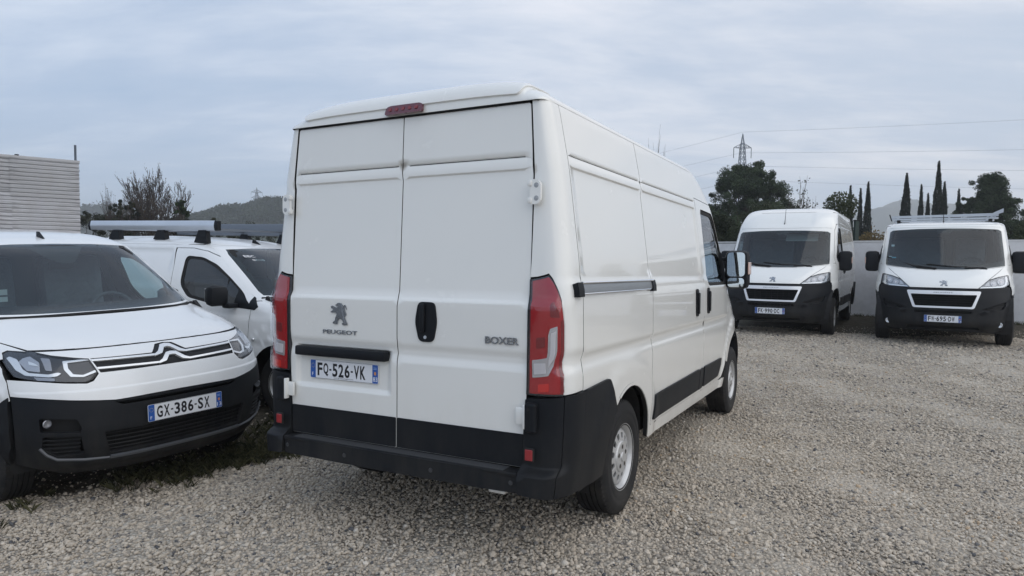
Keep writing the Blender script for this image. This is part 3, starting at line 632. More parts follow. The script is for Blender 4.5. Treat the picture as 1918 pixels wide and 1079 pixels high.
        h = .02; d = np.clip((h-(z-zf))/(2*h), 0, 1)   # smooth minimum
        return st3(u, v, zf*(1-d)+z*d-h*d*(1-d))
def steel_wheel(parent, c, sg, Rt=.35, wd=.215, rr=.205, hub=True, name='wheel', steer=0):
    """tyre with grooves, dished steel rim with vent holes and a five-bolt centre cap; returns the wheel empty-like part"""
    t = MB(); h = wd/2
    prof = [(rr-.012, -h*.92), (rr+.012, -h*.98), (rr+.05, -h*1.03), (Rt-.055, -h*1.02), (Rt-.022, -h*.93), (Rt-.006, -h*.80)]
    for k in range(5):
        x0 = -h*.74+k*(h*1.48/5); x1 = x0+h*1.48/5
        prof += [(Rt, x0+.001), (Rt, x1-.007)]
        if k < 4: prof += [(Rt-.009, x1-.006), (Rt-.009, x1-.001)]
    prof += [(Rt-.006, h*.80), (Rt-.022, h*.93), (Rt-.055, h*1.02), (Rt-.075, h*1.035), (Rt-.078, h*1.02), (rr+.05, h*1.03), (rr+.03, h*1.04), (rr+.012, h*.98), (rr-.012, h*.92)]
    # outer face of the tyre is at +y*sg' ; Blender y = -v
    t.lathe(prof, 72)
    # shoulder blocks
    for j in range(64):
        g = 2*math.pi*j/64
        for sd in (-1, 1):
            r0, r1 = Rt-.030, Rt-.0015
            V = []
            for (r_, y_) in ((r0, sd*h*.955), (r1, sd*h*.80), (r1, sd*h*.60), (r0, sd*h*.80)):
                for dg in (-.026, .026): V.append((r_*math.cos(g+dg)*1.004, y_, r_*math.sin(g+dg)*1.004))
            t.add(V, [(0, 1, 3, 2), (2, 3, 5, 4), (0, 2, 4, 6), (1, 7, 5, 3)])
    wh = t.build(name, RUBBER, parent, smooth=35); wh.location = to_b(np.array(c)).tolist(); wh.rotation_euler = (0, 0, steer)
    # rim: built for +y outward then mirrored by rotation
    m = MB(); o = h*.92
    m.lathe([(rr-.005, -h*.9), (rr-.03, -h*.7), (rr-.035, 0), (rr-.028, o*.55), (rr-.020, o*.80), (rr-.004, o*.92), (rr+.006, o), (rr+.010, o*1.0), (rr+.008, o*1.04), (rr-.002, o*1.03), (rr-.012, o*.98), (rr-.022, o*.86), (rr-.030, o*.66), (rr-.036, o*.42)], 56)
    rim = m.build('rim', STEEL, wh, smooth=30)
    def dish(x, y):
        r_ = np.hypot(x, y); d = np.interp(r_, [0, .045, .085, .100, .112, .135, .165, rr-.030], [.092, .092, .090, .089, .086, .082, .074, .060])
        return st3(x, o*.42-.018+d*.72, y)
    holes = [rpoly([(rx*math.cos(g)-ry*math.sin(g), rx*math.sin(g)+ry*math.cos(g)) for rx, ry in ((.110, -.016), (.148, -.021), (.148, .021), (.110, .016))], .012, 3) for g in [2*math.pi*(k+.5)/12 for k in range(12)]]
    disc = panel('rim_disc', STEEL, wh, circle2(0, 0, rr-.033, 48), dish, (0, 1, 0), holes=holes, step=.014, depth=.012, space='loc')
    if hub:
        m = MB(); yy = o*.42-.018+.092*.72
        m.lathe([(.098, yy-.020), (.097, yy-.002), (.090, yy+.006), (.060, yy+.008), (.030, yy+.009), (.026, yy+.016), (0.0001, yy+.017)], 40)
        cap = m.build('hub_cap', STEEL, wh, smooth=30)
        for k in range(5):
            g = 2*math.pi*(k+.25)/5; m = MB(); m.lathe([(.0001, yy+.0095), (.014, yy+.0095)], 14, c=(.062*math.cos(g), 0, .062*math.sin(g))); m.build('bolt_recess', LAMPD, wh)
    back = MB(); back.lathe([(.0001, -.01), (rr-.036, -.01)], 32); back.lathe([(.13, -.06), (.13, .012)], 28); back.lathe([(.0001, .046), (.165, .046), (.166, -.05)], 36); back.build('brake_shade_backing', mat('brake_iron_shade', (.012, .011, .010), .8), wh)  # brake, plus black discs painted for the shade seen through the vent holes
    if sg > 0: wh.rotation_euler = (0, 0, math.pi+steer)
    return wh
def plate(parent, O, ax, ay, az, text, dept='13', dealer=True, name='number_plate', W=.52, H=.11):
    """O = lower-left corner seen from outside; ax to the reader's right, ay up, az towards the reader"""
    if not text: return None
    O, ax, ay, az = (np.asarray(q, float) for q in (O, ax, ay, az))
    m = MB(); m.prism(rpoly([(0, 0), (W, 0), (W, H), (0, H)], .008, 3), O, ax, ay, az, .004); p = m.build(name, PLATEW, parent)
    for nme, x0, x1 in (('country_band', .0015, .042), ('region_band', W-.042, W-.0015)):
        m = MB(); r_ = .007
        m.prism(rpoly([(x0, .0015), (x1, .0015), (x1, H-.0015), (x0, H-.0015)], [r_ if x0 < .1 else 0, 0 if x0 < .1 else r_, 0 if x0 < .1 else r_, r_ if x0 < .1 else 0], 3), O+az*.004, ax, ay, az, .0006); m.build(nme, PLATEB, p)
    m = MB()
    for y in (.001, H-.002): m.prism([(.042, y), (W-.042, y), (W-.042, y+.001), (.042, y+.001)], O+az*.004, ax, ay, az, .0007)
    m.build('plate_edge_line', INK, p)
    m = MB(); hgt = .078; y0 = .0165; x = .053; a, b, c = text.split('-')
    cw, gap = .0385, .0085
    def glyph(ch, x):
        V, F, W_, H_ = text_mesh(ch, 1.0, ext=.01, bold=.012); kx = cw/W_ if ch not in '1I' else cw*.4/W_; k = hgt/H_
        Q = O+az*.004+np.outer(V[:, 0]*kx, ax)+np.outer(V[:, 1]*k+y0, ay)+np.outer((V[:, 2]+.01)/.02*.0008, az); m.add(Q, F)
    for ch in a: glyph(ch, 0) if False else None
    def word(wd, x):
        for ch in wd:
            V, F, W_, H_ = text_mesh(ch, 1.0, ext=.01, bold=.026); kx = cw/W_; k = hgt/H_
            Q = O+az*.004+np.outer(V[:, 0]*kx+x, ax)+np.outer(V[:, 1]*k+y0, ay)+np.outer((V[:, 2]+.01)/.02*.0008, az); m.add(Q, F); x += cw+gap
        return x
    def dash(x):
        m.prism([(x, .051), (x+.016, .051), (x+.016, .061), (x, .061)], O+az*.004, ax, ay, az, .0008); return x+.016+gap
    x = word(a, x+.004); x = dash(x); x = word(b, x); x = dash(x); word(c, x)
    m.build('plate_number', INK, p, fix=False)
    put_text('country_letter', 'F', O+ax*.014+ay*.014+az*.0046, ax, ay, az, .020, None, INKW, p)
    put_text('department_number', dept, O+ax*(W-.037)+ay*.012+az*.0046, ax, ay, az, .026, .032, INKW, p)
    m = MB()
    for k in range(12):
        g = 2*math.pi*k/12; cx, cy = .0217+.0125*math.cos(g), .075+.0125*math.sin(g); m.prism(circle2(cx, cy, .0016, 5), O+az*.0046, ax, ay, az, .0005)
    m.build('star_ring', STARY, p)
    m = MB(); m.prism(rpoly([(W-.029, .052), (W-.022, .048), (W-.015, .052), (W-.015, .068), (W-.029, .068)], .003, 2), O+az*.0046, ax, ay, az, .0005); m.build('region_crest', ORNG, p)
    m = MB()
    for yy in (.082, .090): m.prism([(W-.034, yy), (W-.011, yy), (W-.011, yy+.003), (W-.034, yy+.003)], O+az*.0046, ax, ay, az, .0005)
    m.build('region_lettering', mat('pale_blue_ink', (.30, .45, .75), .5), p)
    if dealer: put_text('dealer_lettering', 'www.groupechopard.com', O+ax*(W/2-.075)+ay*.006+az*.004, ax, ay, az, .007, .15, INK, p)
    return p
LION = [(.36, .955), (.40, 1.0), (.50, 1.02), (.62, 1.0), (.70, .93), (.745, .84), (.77, .90), (.80, .93), (.85, .93), (.89, .88), (.92, .80), (.945, .73), (.915, .72), (.88, .79), (.85, .86), (.82, .87), (.80, .82), (.81, .74), (.85, .65), (.90, .55), (.91, .47), (.87, .41), (.82, .38), (.85, .31), (.92, .18), (.98, .08), (.97, .02), (.92, 0), (.68, .02), (.67, .08), (.74, .12), (.77, .17), (.62, .27), (.52, .29), (.44, .20), (.42, .13), (.42, .03), (.14, .05), (.14, .11), (.20, .17), (.26, .20), (.28, .30), (.33, .42), (.37, .48), (.32, .56), (.03, .56), (.02, .61), (.12, .66), (.16, .72), (.04, .77), (.02, .83), (.10, .88), (.20, .85), (.30, .80), (.38, .79), (.42, .84), (.42, .88), (.33, .87), (.28, .92)]
EMB = mat('emblem_silver', (.33, .35, .38), .2, .75, .5)
def lion(parent, O, ax, ay, az, W, H, th, name='lion_emblem'):
    O, ax, ay, az = (np.asarray(q, float) for q in (O, ax, ay, az)); pts = np.array(LION)*[W, H]
    m = MB(); m.prism(pts, O, ax, ay, az, th*.6)
    c = pts.mean(0)
    body = np.array([(.50, .97), (.66, .90), (.70, .62), (.78, .30), (.88, .08), (.80, .08), (.62, .36), (.50, .42), (.40, .22), (.34, .22), (.44, .50), (.52, .66), (.52, .82)])*[W, H]
    m.prism(body, O+az*th*.6, ax, ay, az, th*.4)
    return m.build(name, EMB, parent)
def seat(parent, u, v, w0, cover, wdt=.50, name='seat'):
    m = MB(); m.box(u-.26, u+.26, -v-wdt/2, -v+wdt/2, w0, w0+.16, .05); m.box(u-.36, u-.22, -v-wdt/2, -v+wdt/2, w0+.1, w0+.72, .05, rot=Matrix.Rotation(R(-10), 3, 'Y')); m.box(u-.42, u-.31, -v-.13, -v+.13, w0+.74, w0+.95, .04)
    s_ = m.build(name, SEATM, parent, smooth=40)
    if cover:
        m = MB(); m.box(u-.28, u+.27, -v-wdt/2-.01, -v+wdt/2+.01, w0+.05, w0+.19, .05); m.box(u-.40, u-.17, -v-wdt/2-.01, -v+wdt/2+.01, w0+.2, w0+.99, .07, rot=Matrix.Rotation(R(-8), 3, 'Y'))
        m.build('seat_cover', COVER, s_, smooth=40)
def steering(parent, u, v, w, r_=.19, tilt=62):
    m = MB(); T = Matrix.Rotation(R(tilt), 3, 'Y'); c = np.array((u, -v, w)); pts = [c+np.array(T@Vector((r_*math.cos(a), r_*math.sin(a), 0))) for a in np.linspace(0, 2*math.pi, 29)]
    m.tube(pts, .016, 8, cap=False); m.tube([c+np.array(T@Vector((0, -r_, 0))), c+np.array(T@Vector((0, r_, 0)))], .014, 6); m.tube([c, c+np.array((.25, 0, -.12))], .03, 8)
    return m.build('steering_wheel', INTER, parent, smooth=40)
def bigvan(label, M, high, number, dept, group, fine=True, covers=True, fogs=False, headliner=None, mz=0.0, rack=False):
    B = BigBody(high); g = .003; st = .045 if fine else .075; root = thing('delivery_van', label, 'van', M, group=group)
    TOP = B.top
    yl = sorted([.965, 1.0, 1.035, 1.065, 1.095, 1.40, 1.435, 1.47, 1.50, 2.036, 2.039, 2.042, 2.045, 2.048]+([2.097, 2.0995, 2.102, 2.105, 2.108, 2.1105, 2.113] if high else [1.95, 1.98]))
    def arc(cu, cw, r_, a0, a1, n=16): return [(cu+r_*math.cos(a), cw+r_*math.sin(a)) for a in np.linspace(R(a0), R(a1), n)]
    bf = .93
    def E(w_): return float(B.U(bf*B.hw(w_), w_))
    def bnd(w_, f=bf): return float(f*B.hw(w_))
    body = MB()
    # added dark inner hull so that gaps and arches never show daylight
    ws = np.linspace(.50, TOP-.03, 14)
    for (ua, ub) in ((-.885, 1.78),):
        V = []; 
        for w_ in ws:
            h_ = float(B.hw(w_))-.045
            if w_ < .93: h_ = .70
            V += [(ua+.03, -h_+.10, w_), (ua, 0, w_), (ua+.03, h_-.10, w_), (ua+.14, h_, w_), (ub, h_, w_), (ub, -h_, w_), (ua+.14, -h_, w_)]
        k = 7; F = [(i*k+j, i*k+(j+1) % k, (i+1)*k+(j+1) % k, (i+1)*k+j) for i in range(len(ws)-1) for j in range(k)]+[tuple(range(k)), tuple(range((len(ws)-1)*k, len(ws)*k))]
        body.add(V, F)
    hull = body.build('gap_dark_hull', GAP, root)
    m = MB(); m.box(-.80, 3.9, -.72, .72, .30, .52); m.box(.45, 2.9, -.96, .96, .42, .50)
    m.box(-.5, .3, .15, .55, .30, .36, .03); m.tube([(.3, .35, .32), (1.8, .35, .32)], .035, 8)
    for u_ in (0, 3.45): m.tube([(u_, -.85, .33), (u_, .85, .33)], .045, 8)
    m.build('underbody', mat('underbody_black', (.015, .015, .015), .8), root)
    for sg, side in ((1, 'R'), (-1, 'L')):
        S = B.side(sg); o = (0, sg, 0)
        # wheel wells
        m = MB()
        for cu, cw, r_ in ((0, .37, .43), (3.45, .40, .51)):
            V = []; arcp = arc(cu, cw, r_, -20, 200, 18)
            for (a_, b_) in arcp: V += [(a_, -sg*(B.hw(b_)-.035 if b_ > .3 else .93), b_), (a_, -sg*.62, b_)]
            F = [(2*i, 2*i+1, 2*i+3, 2*i+2) for i in range(17)]+[tuple(2*i+1 for i in range(18))]
            m = MB(); m.add(V, F); m.build('wheel_well', GAP, root)
        # fixed rear side panel with wheel arch
        ra = .425
        pts = [(-.797, .60), (-.797, TOP)]+[(.417, TOP), (.417, .375), (math.sqrt(ra*ra-.005*.005)*.995, .375)]+arc(0, .37, ra, 2, 178)[1:]+[(-.425, .60)]
        pts = [(-.7555, TOP), (.464, TOP), (.464, .50), (.405, .375), (.43, .375)][:2]+[(.464, .47), (.47, .375)]+arc(0, .37, ra, 3, 150, 20)+[(-.56, .60), (-.7555, .60)]
        panel('rear_side_panel', PAINT, root, pts, S, o, step=st, ys=yl, xs=[-.80+.02, .1], depth=.03)
        # sliding door side panel
        top_cab = 2.135 if high else 2.07
        panel('sliding_door' if sg > 0 else 'fixed_side_panel', PAINT, root, rpoly([(.4745, .462), (1.987, .462), (1.987, TOP), (.4745, TOP)], [.01, .01, 0, 0]), S, o, step=st, ys=yl, xs=[1.925, 1.95], depth=.03)
        panel('sill', PAINT, root, [(.465, .375), (2.915, .365), (2.935, .45), (2.80, .456), (.473, .456)], B.side(sg, -.004), o, step=st, depth=.03)
        # cab door
        win = rpoly([(2.125, 1.37), (3.10, 1.37), (3.13, 1.47), (2.74, 1.96), (2.62, 2.045), (2.155, 2.055)] if high else [(2.125, 1.37), (3.10, 1.37), (3.13, 1.47), (2.74, 1.93), (2.62, 1.985), (2.155, 1.99)], [.10, .05, .03, .05, .05, .05])
        dtop = [(2.84, 2.0), (2.66, 2.115), (1.995, 2.135)] if high else [(2.84, 1.94), (2.66, 2.015), (1.995, 2.025)]
        door = [(1.997, .462), (2.80, .462), (2.90, .62), (2.905, .80), (2.965, 1.0), (3.09, 1.20), (3.22, 1.345), (3.22, 1.46)]+dtop
        dp = panel('cab_door', PAINT, root, rpoly(door, [.02, .03, .05, .1, .1, .1, .03, .02, .06, .06, .01]), S, o, holes=[win], step=st, ys=[y for y in yl if y < 1.47], depth=.03)
        # glass with its black surround
        gi = rpoly([(2.165, 1.40), (2.93, 1.40), (2.93, 1.68), (2.72, 1.93), (2.60, 2.01), (2.185, 2.02)] if high else [(2.165, 1.40), (2.93, 1.40), (2.93, 1.68), (2.72, 1.90), (2.60, 1.95), (2.185, 1.96)], [.09, .02, .03, .05, .05, .04])
        panel('window_seal', GAP, dp, win*1.0, B.side(sg, -.012), o, holes=[gi], step=.06, depth=.01)
        panel('window', GLASSD, dp, gi, B.side(sg, -.018), o, step=.09, depth=0)
        panel('mirror_base', BLACKP, dp, rpoly([(2.93, 1.375), (3.11, 1.375), (3.13, 1.46), (2.95, 1.69), (2.93, 1.69)], .01), B.side(sg, .004), o, step=.06, depth=.02)
        m = MB(); m.tube([(2.70, -sg*(float(B.V(2.70, 1.4))-.035), 1.40), (2.66, -sg*(float(B.V(2.66, 1.9))-.035), 1.90)], .014, 6); m.build('window_bar', GAP, dp)
        # fender and A-pillar side
        rf = .50
        fen = [(2.912, .80), (2.973, 1.0), (3.098, 1.20), (3.228, 1.345)]+[(E(w_), w_) for w_ in (1.345, 1.28, 1.20, 1.10, 1.0, .93, .86)]+[(3.66, .80)]+arc(3.45, .38, rf, 65, 154, 14)
        fen = [(2.911, .62), (2.911, .80)]+fen[1:]
        panel('front_wing', PAINT, root, fen, S, o, step=st, ys=[1.0], depth=.03)
        ap = [(3.228, 1.351), (3.228, 1.463)]+[(2.846, dtop[0][1]+.006), (2.663, dtop[1][1]+.007), (1.993, dtop[2][1]+.007), (1.993, TOP)]+[(float(B.U(.90*B.hw(w_), w_)), w_) for w_ in np.linspace(TOP, 1.351, 14)]
        panel('roof_side_panel', PAINT, root, ap, B.side(sg, -.001), o, step=st, depth=.015, dark=False)
        # dark strips painted for the shade behind the panel gaps
        for nm, q in (('gap_shade_strip', [(.458, .46), (.482, .46), (.482, TOP-.002), (.458, TOP-.002)]), ('gap_shade_strip', [(1.98, .46), (2.004, .46), (2.004, TOP-.002), (1.98, TOP-.002)]), ('gap_shade_strip', [(.47, .448), (2.82, .448), (2.82, .470), (.47, .470)])):
            panel(nm, GAP, root, q, B.side(sg, -.005), o, step=.10, ys=[y for y in yl if y > .5], depth=0)
        if high:
            for a0_, a1_ in ((-.745, .455), (.485, 1.95)): panel('joint_shade_line', GAP, root, [(a0_, 2.1030), (a1_, 2.1030), (a1_, 2.1068), (a0_, 2.1068)], B.side(sg, .0008), o, step=.10, depth=0)  # thin dark strip painted for the shadow line at the upper panel joint
        # inner trim of the cab sides
        panel('inner_trim', INTER, root, [(1.85, .50), (2.85, .50), (3.0, 1.0), (E(1.30)-.1, 1.30), (E(1.5)-.05, 1.5), (E(1.8)-.05, 1.8), (E(1.99)-.05, 1.99), (1.85, 2.0)], B.side(sg, -.045), o, holes=[win], step=.10, depth=0)
        # black lower trims
        tw = lambda u0, u1: rpoly([(u0-.03, .486), (u1-.03, .492), (u1+.02, .672), (u0+.03, .660)], .012)
        for nm, (a0, a1) in (('side_trim', (.50, 1.83)), ('side_trim', (1.845, 1.965)), ('side_trim', (2.02, 2.72))):
            q = [(a0, .488), (a1, .492), (a1, .668), (a0+(.03 if a0 < .6 else 0), .655)]
            if a1 > 2: q = [(a0, .492), (2.62, .505), (2.70, .60), (2.72, .668), (a0, .668)]
            panel(nm, BLACKP, root, rpoly(q, .012), B.side(sg, .014), o, step=.08, depth=.02)
        # rear bumper side piece
        q = [(-.985, .50), (-.90, .375), (-.50, .355), (-.437, .37)]+arc(0, .37, ra+.005, 179, 122, 9)+[(-.30, .845), (-.42, .895), (-.99, .868)]
        q = [(-.755, .345), (-.47, .35)]+arc(0, .37, ra+.010, 182, 130, 9)+[(-.335, .80), (-.385, .895), (-.755, .880)]
        panel('bumper_side', BLACKP, root, rpoly(q, [.01, .02]+[0]*9+[.02, .03, .0]), B.side(sg, .016), o, step=.05, ys=[.6], depth=.04)
        cf = lambda off: B.corner(sg, off)
        ou = (-.6, sg*.8, 0)
        # D-pillar (above lamp), lamp, bumper corner
        panel('rear_pillar', PAINT, root, [(.0, 1.467), (.208, 1.487), (.288, 1.462), (.48, 1.332), (.532, 1.24), (.532, .88), (.998, .885), (.998, TOP), (0.01, TOP)], cf(0), ou, step=.04, ys=[.9, 1.0, 1.2, 1.5, 1.7, 1.9, 2.1], depth=.03)
        lamp_o = np.array([(.0, .876), (.64, .880), (.65, 1.235), (.585, 1.325), (.35, 1.452), (.26, 1.477), (.0, 1.457)])
        cl = lambda off: (lambda t, w: B.corner(sg, off)(np.asarray(t)*.8, w))
        lb = panel('tail_lamp', LAMPD, root, lamp_o, cl(.006), ou, step=.04, depth=.03)
        def ins(p, n_=.02): return p
        def lp(nm, mt, poly, off, r_=.01): return panel(nm, mt, lb, rpoly(poly, r_), cl(off), ou, step=.03, depth=.008)
        lp('lens_base', REDL, [(.012, .884), (.638, .887), (.643, 1.235), (.58, 1.325), (.35, 1.443), (.26, 1.468), (.012, 1.448)], .0095)
        lp('stop_lens', REDL, [(.03, 1.085), (.23, 1.095), (.245, 1.21), (.29, 1.24), (.615, 1.25), (.56, 1.325), (.34, 1.435), (.25, 1.462), (.03, 1.44)], .012)
        lp('side_lens', REDD, [(.555, .889), (.632, .890), (.638, 1.235), (.61, 1.262), (.555, 1.25)], .013)
        lp('indicator_lens', mat('lamp_chrome_white', (.62, .60, .62), .16, .6, .9), [(.035, .965), (.27, .978), (.42, 1.03), (.455, 1.11), (.46, 1.225), (.30, 1.212), (.262, 1.18), (.252, 1.066), (.035, 1.052)], .015, .006)
        lp('indicator_rib', mat('lamp_milky', (.60, .57, .58), .3, 0, .8), [(.295, 1.02), (.40, 1.06), (.425, 1.20), (.315, 1.19)], .019, .008)
        lp('indicator_rib', MATS['lamp_milky'], [(.055, .982), (.235, .99), (.235, 1.040), (.055, 1.035)], .019, .006)
        lp('reflector', REDL, [(.03, .888), (.545, .892), (.545, 1.21), (.515, 1.21), (.515, 1.10), (.475, 1.015), (.43, .985), (.31, .955), (.03, .942)], .0125, .006)
        lp('lower_bulb', mat('lens_glow_red', (.62, .02, .015), .2, 0, .8), [(.10, .893), (.28, .90), (.28, .940), (.10, .932)], .0155, .01)
        lp('lens_fold', REDD, [(.07, 1.11), (.20, 1.12), (.20, 1.17), (.07, 1.165)], .0155, .01)
        lp('lens_fold', REDD, [(.30, 1.27), (.52, 1.268), (.49, 1.30), (.36, 1.345), (.30, 1.34)], .0155, .012)
        panel('lamp_cover', CLEAR, lb, rpoly(lamp_o*[.97, 1]+[.012, 0], .02), cl(.024), ou, step=.04, depth=.014)
        def bulge(t, w_): return .070*sm(.515, .478, w_)*sm(1.0, .3, t)
        for nm_, q_, off_ in (('bumper_corner', [(-.0, .385), (.525, .370), (.525, .872), (.0, .858)], .014), ('bumper_side', [(.538, .370), (1.0, .355), (1.0, .880), (.538, .874)], .016)):
            panel(nm_, BLACKP, root, rpoly(q_, [.01, .01, .02, .01] if off_ < .015 else [.01, 0, 0, .02]), B.corner(sg, off_, bulge), ou, step=.05, ys=[.40, .43, .455, .465, .475, .485, .495, .505], depth=.05)
        # door-stop block and reflector on the corner
        uc_ = float(B.ur(.75))-.03
        m = MB(); y = -sg*.858
        m.box(uc_-.022, uc_+.02, y-.032, y+.032, .690, .840, .012); bl = m.build('door_catch', BLACKP, root)
        m = MB(); m.lathe([(.0001, 0), (.010, 0)], 12, axis='x', c=(uc_-.0235, y+.008*sg, .81)); m.build('catch_hole', GAP, bl)
        m = MB(); m.box(uc_-.018-.012, uc_-.01, y-.021-.0*sg, y+.021, .555, .61, .004); m.build('rear_reflector', mat('matte_red_reflector', (.30, .02, .025), .3, 0, .5), root)
        m = MB(); m.box(uc_-.026, uc_-.01, y-.027, y+.027, .548, .617, .006); m.build('reflector_frame', GAP, root)
        # hinges
        for (w0, w1, yy) in ((1.832, 1.957, .855), (.705, .830, .806)):
            m = MB(); u0 = float(B.ur((w0+w1)/2)); low = w0 < 1
            if not low:
                m.prism(rpoly([(-.030, 0), (.012, 0), (.030, .02), (.030, w1-w0-.02), (.012, w1-w0), (-.030, w1-w0)], .010, 3), (u0-.010, -sg*yy, w0), (0, -sg, 0), (0, 0, 1), (-1, 0, 0), .016)
                m.box(u0-.034, u0-.008, -sg*(yy-.030)-.011, -sg*(yy-.030)+.011, w0+.006, w0+.034, .004); m.box(u0-.034, u0-.008, -sg*(yy-.030)-.011, -sg*(yy-.030)+.011, w1-.034, w1-.006, .004)
            else:
                m.box(u0-.045, u0-.004, -sg*(yy+.022)-.013, -sg*(yy+.022)+.013, w0, w1, .004); m.box(u0-.030, u0-.012, -sg*(yy-.01)-.028, -sg*(yy-.01)+.028, w0+.02, w1-.02, .004)
            h_ = m.build('door_hinge', PAINT, root, smooth=30)
            if not low:
                for ww in (w0+.030, w1-.030): m = MB(); m.lathe([(.0001, 0), (.006, 0), (.0075, .002), (.013, .002)], 14, axis='x', c=(u0-.0285, -sg*(yy+.006), ww)); m.build('hinge_bolt', mat('bolt_grey', (.38, .39, .40), .35, .6), h_)
        # door handles on the side
        for (uh, w0, w1, par) in ((1.715, 1.125, 1.352, None), (2.13, 1.128, 1.355, dp)):
            if par is None and sg < 0: continue
            panel('door_handle', BLACKP, par or root, rpoly([(uh-.042, w0), (uh+.042, w0), (uh+.042, w1), (uh-.042, w1)], [.04]*4), B.side(sg, .010), o, step=.02, depth=.02)
            m = MB(); vv = float(B.V(uh, 1.25))+.030
            m.box(uh-.022, uh+.022, -sg*vv-.008, -sg*vv+.008, w0+.02, w1-.03, .008); m.build('handle_grip', BLACKP, par or root, smooth=40)
        # mirror
        mu = 3.0; mv = 1.125
        for w_ in (1.47+mz, 1.62+mz):
            mm = MB(); mm.box(mu-.03, mu+.04, -sg*.99-.10, -sg*.99+.10, w_-.02, w_+.02, .015); mm.build('mirror_arm', BLACKP, root, smooth=40)
        mm = MB(); mm.box(mu-.065, mu+.075, -sg*mv-.118, -sg*mv+.118, 1.325+mz, 1.705+mz, .06); mo = mm.build('mirror_housing', BLACKP, root, smooth=40)
        panel('mirror_glass', MIRR, mo, box2(mv-.085, mv+.082, 1.45+mz, 1.685+mz, .04), lambda v, w: st3(mu-.068-0*v, sg*v, w), (-1, 0, 0), step=.1, depth=.004)
        panel('wide_angle_glass', MIRR, mo, box2(mv-.080, mv+.075, 1.345+mz, 1.435+mz, .035), lambda v, w: st3(mu-.066+.12*((v-mv)**2+(w-1.39-mz)**2), sg*v, w), (-1, 0, 0), step=.03, depth=.004)
        mm = MB(); mm.box(mu-.062, mu+.05, -sg*(mv+.117)-.008, -sg*(mv+.117)+.008, 1.47+mz, 1.59+mz, .006); mm.build('mirror_indicator', AMBER, mo)
        # rail on the right-hand side
        if sg > 0:
            panel('slide_rail', mat('rail_metal', (.27, .285, .30), .35, .5), root, box2(-.80, .43, 1.380, 1.440), B.side(sg, .016), o, step=.08, ys=[1.39, 1.41, 1.425], depth=.02)
            m = MB()
            for ww, rr_ in ((1.440, .006), (1.382, .004)): m.tube([(u_, -sg*(float(B.V(u_, ww))+.027), ww) for u_ in np.linspace(-.80, .43, 7)], rr_, 6)
            m.build('rail_lip', CHROME, root, smooth=40)
            for u0, u1 in ((-.865, -.795), (.405, .475)): panel('rail_end_cap', BLACKP, root, rpoly([(u0, 1.368), (u1, 1.368), (u1, 1.442), (u0, 1.442)], .006), B.side(sg, .024), o, step=.05, depth=.03)
            panel('fuel_flap' if False else 'arch_lip', PAINT, root, arc(0, .37, ra+.018, 3, 118, 18)+arc(0, .37, ra+.001, 118, 3, 18), B.side(sg, .004), o, step=.05, depth=.03)
        # wheels
        steel_wheel(root, (0, sg*.893, .35), sg)
        steel_wheel(root, (3.45, sg*.90, .35), sg, steer=0)
    # ---- roof
    def front_edge(b_):
        a_ = 2.4; x_ = 1-(1-abs(b_))**2
        for _ in range(60): a_ += .3*(float(B.U(x_*float(B.Vr(np.array(a_))), TOP+.010))-a_)
        return a_, b_
    fe = [front_edge(b_) for b_ in np.linspace(.99, -.99, 21)]
    rl = [(-.93, -.99)]+fe[::-1]+[(-.93, .99)]
    panel('roof', PAINT, root, rl, B.roof, (0, 0, 1), step=.07, ys=np.array([-.97, -.94, -.90, -.69, -.67, -.66, -.65, -.64, -.625, -.61, .61, .625, .64, .65, .66, .67, .69, .90, .94, .97]), xs=[-.92, -.90, -.88, -.86, -.84, -.82, -.805, -.79, -.77, 2.2, 2.3, 2.4, 2.5], depth=.03)
    if high:
        def spoil(a, b):
            P = B.roof(a, b); k = sm(-.50, -.60, np.asarray(a)+0*np.asarray(b)); P[..., 0] -= .009*k; P[..., 2] += .011*k; return P
        panel('roof_spoiler', PAINT, root, rpoly([(-.905, -.635), (-.53, -.60), (-.53, .60), (-.905, .635)], [.03, .05, .05, .03]), spoil, (-.6, 0, .8), step=.04, xs=[-.90, -.88, -.86, -.84, -.82, -.805, -.79, -.77], depth=.016, dark=False)
    # ---- rear doors
    RS = B.rear()
    wl = sorted([.975, .99, 1.01, 1.03, 1.045, 1.06, 1.075, 1.10, 1.322, 1.329, 1.336, 1.343, 1.350, .78, .792, .803, .815, 1.036]+([2.010, 2.013, 2.016, 2.019, 2.022, 2.074, 2.0765, 2.079, 2.082, 2.085, 2.0875, 2.090] if high else []))
    DT = TOP-.010
    for sg in (1, -1):
        d = panel('rear_door', PAINT, root, rpoly([(sg*.0035, .500), (sg*.800, .500), (sg*.802, .66), (sg*.815, .9), (sg*.819, 1.35), (sg*.818, 2.05), (sg*.7975, DT), (sg*.0035, DT)], [.004, .012, .02, .05, .1, .1, .012, .004]), RS, (-1, 0, 0), step=st, xs=[-.785, -.772, -.758, -.745, -.085, -.07, -.052, -.035], ys=wl, depth=.035)
        panel('door_lower_trim', BLACKP, d, rpoly([(sg*.006, .503), (sg*.796, .503), (sg*.798, .669), (sg*.006, .669)], .006), B.rear(.006), (-1, 0, 0), step=.08, ys=[.66], depth=.012)
        if high: panel('joint_shade_line', GAP, d, [(sg*.010, 2.0802), (sg*.812, 2.0802), (sg*.812, 2.0838), (sg*.010, 2.0838)], B.rear(.0008), (-1, 0, 0), step=.08, depth=0)  # joint shadow painted as a dark line across the door
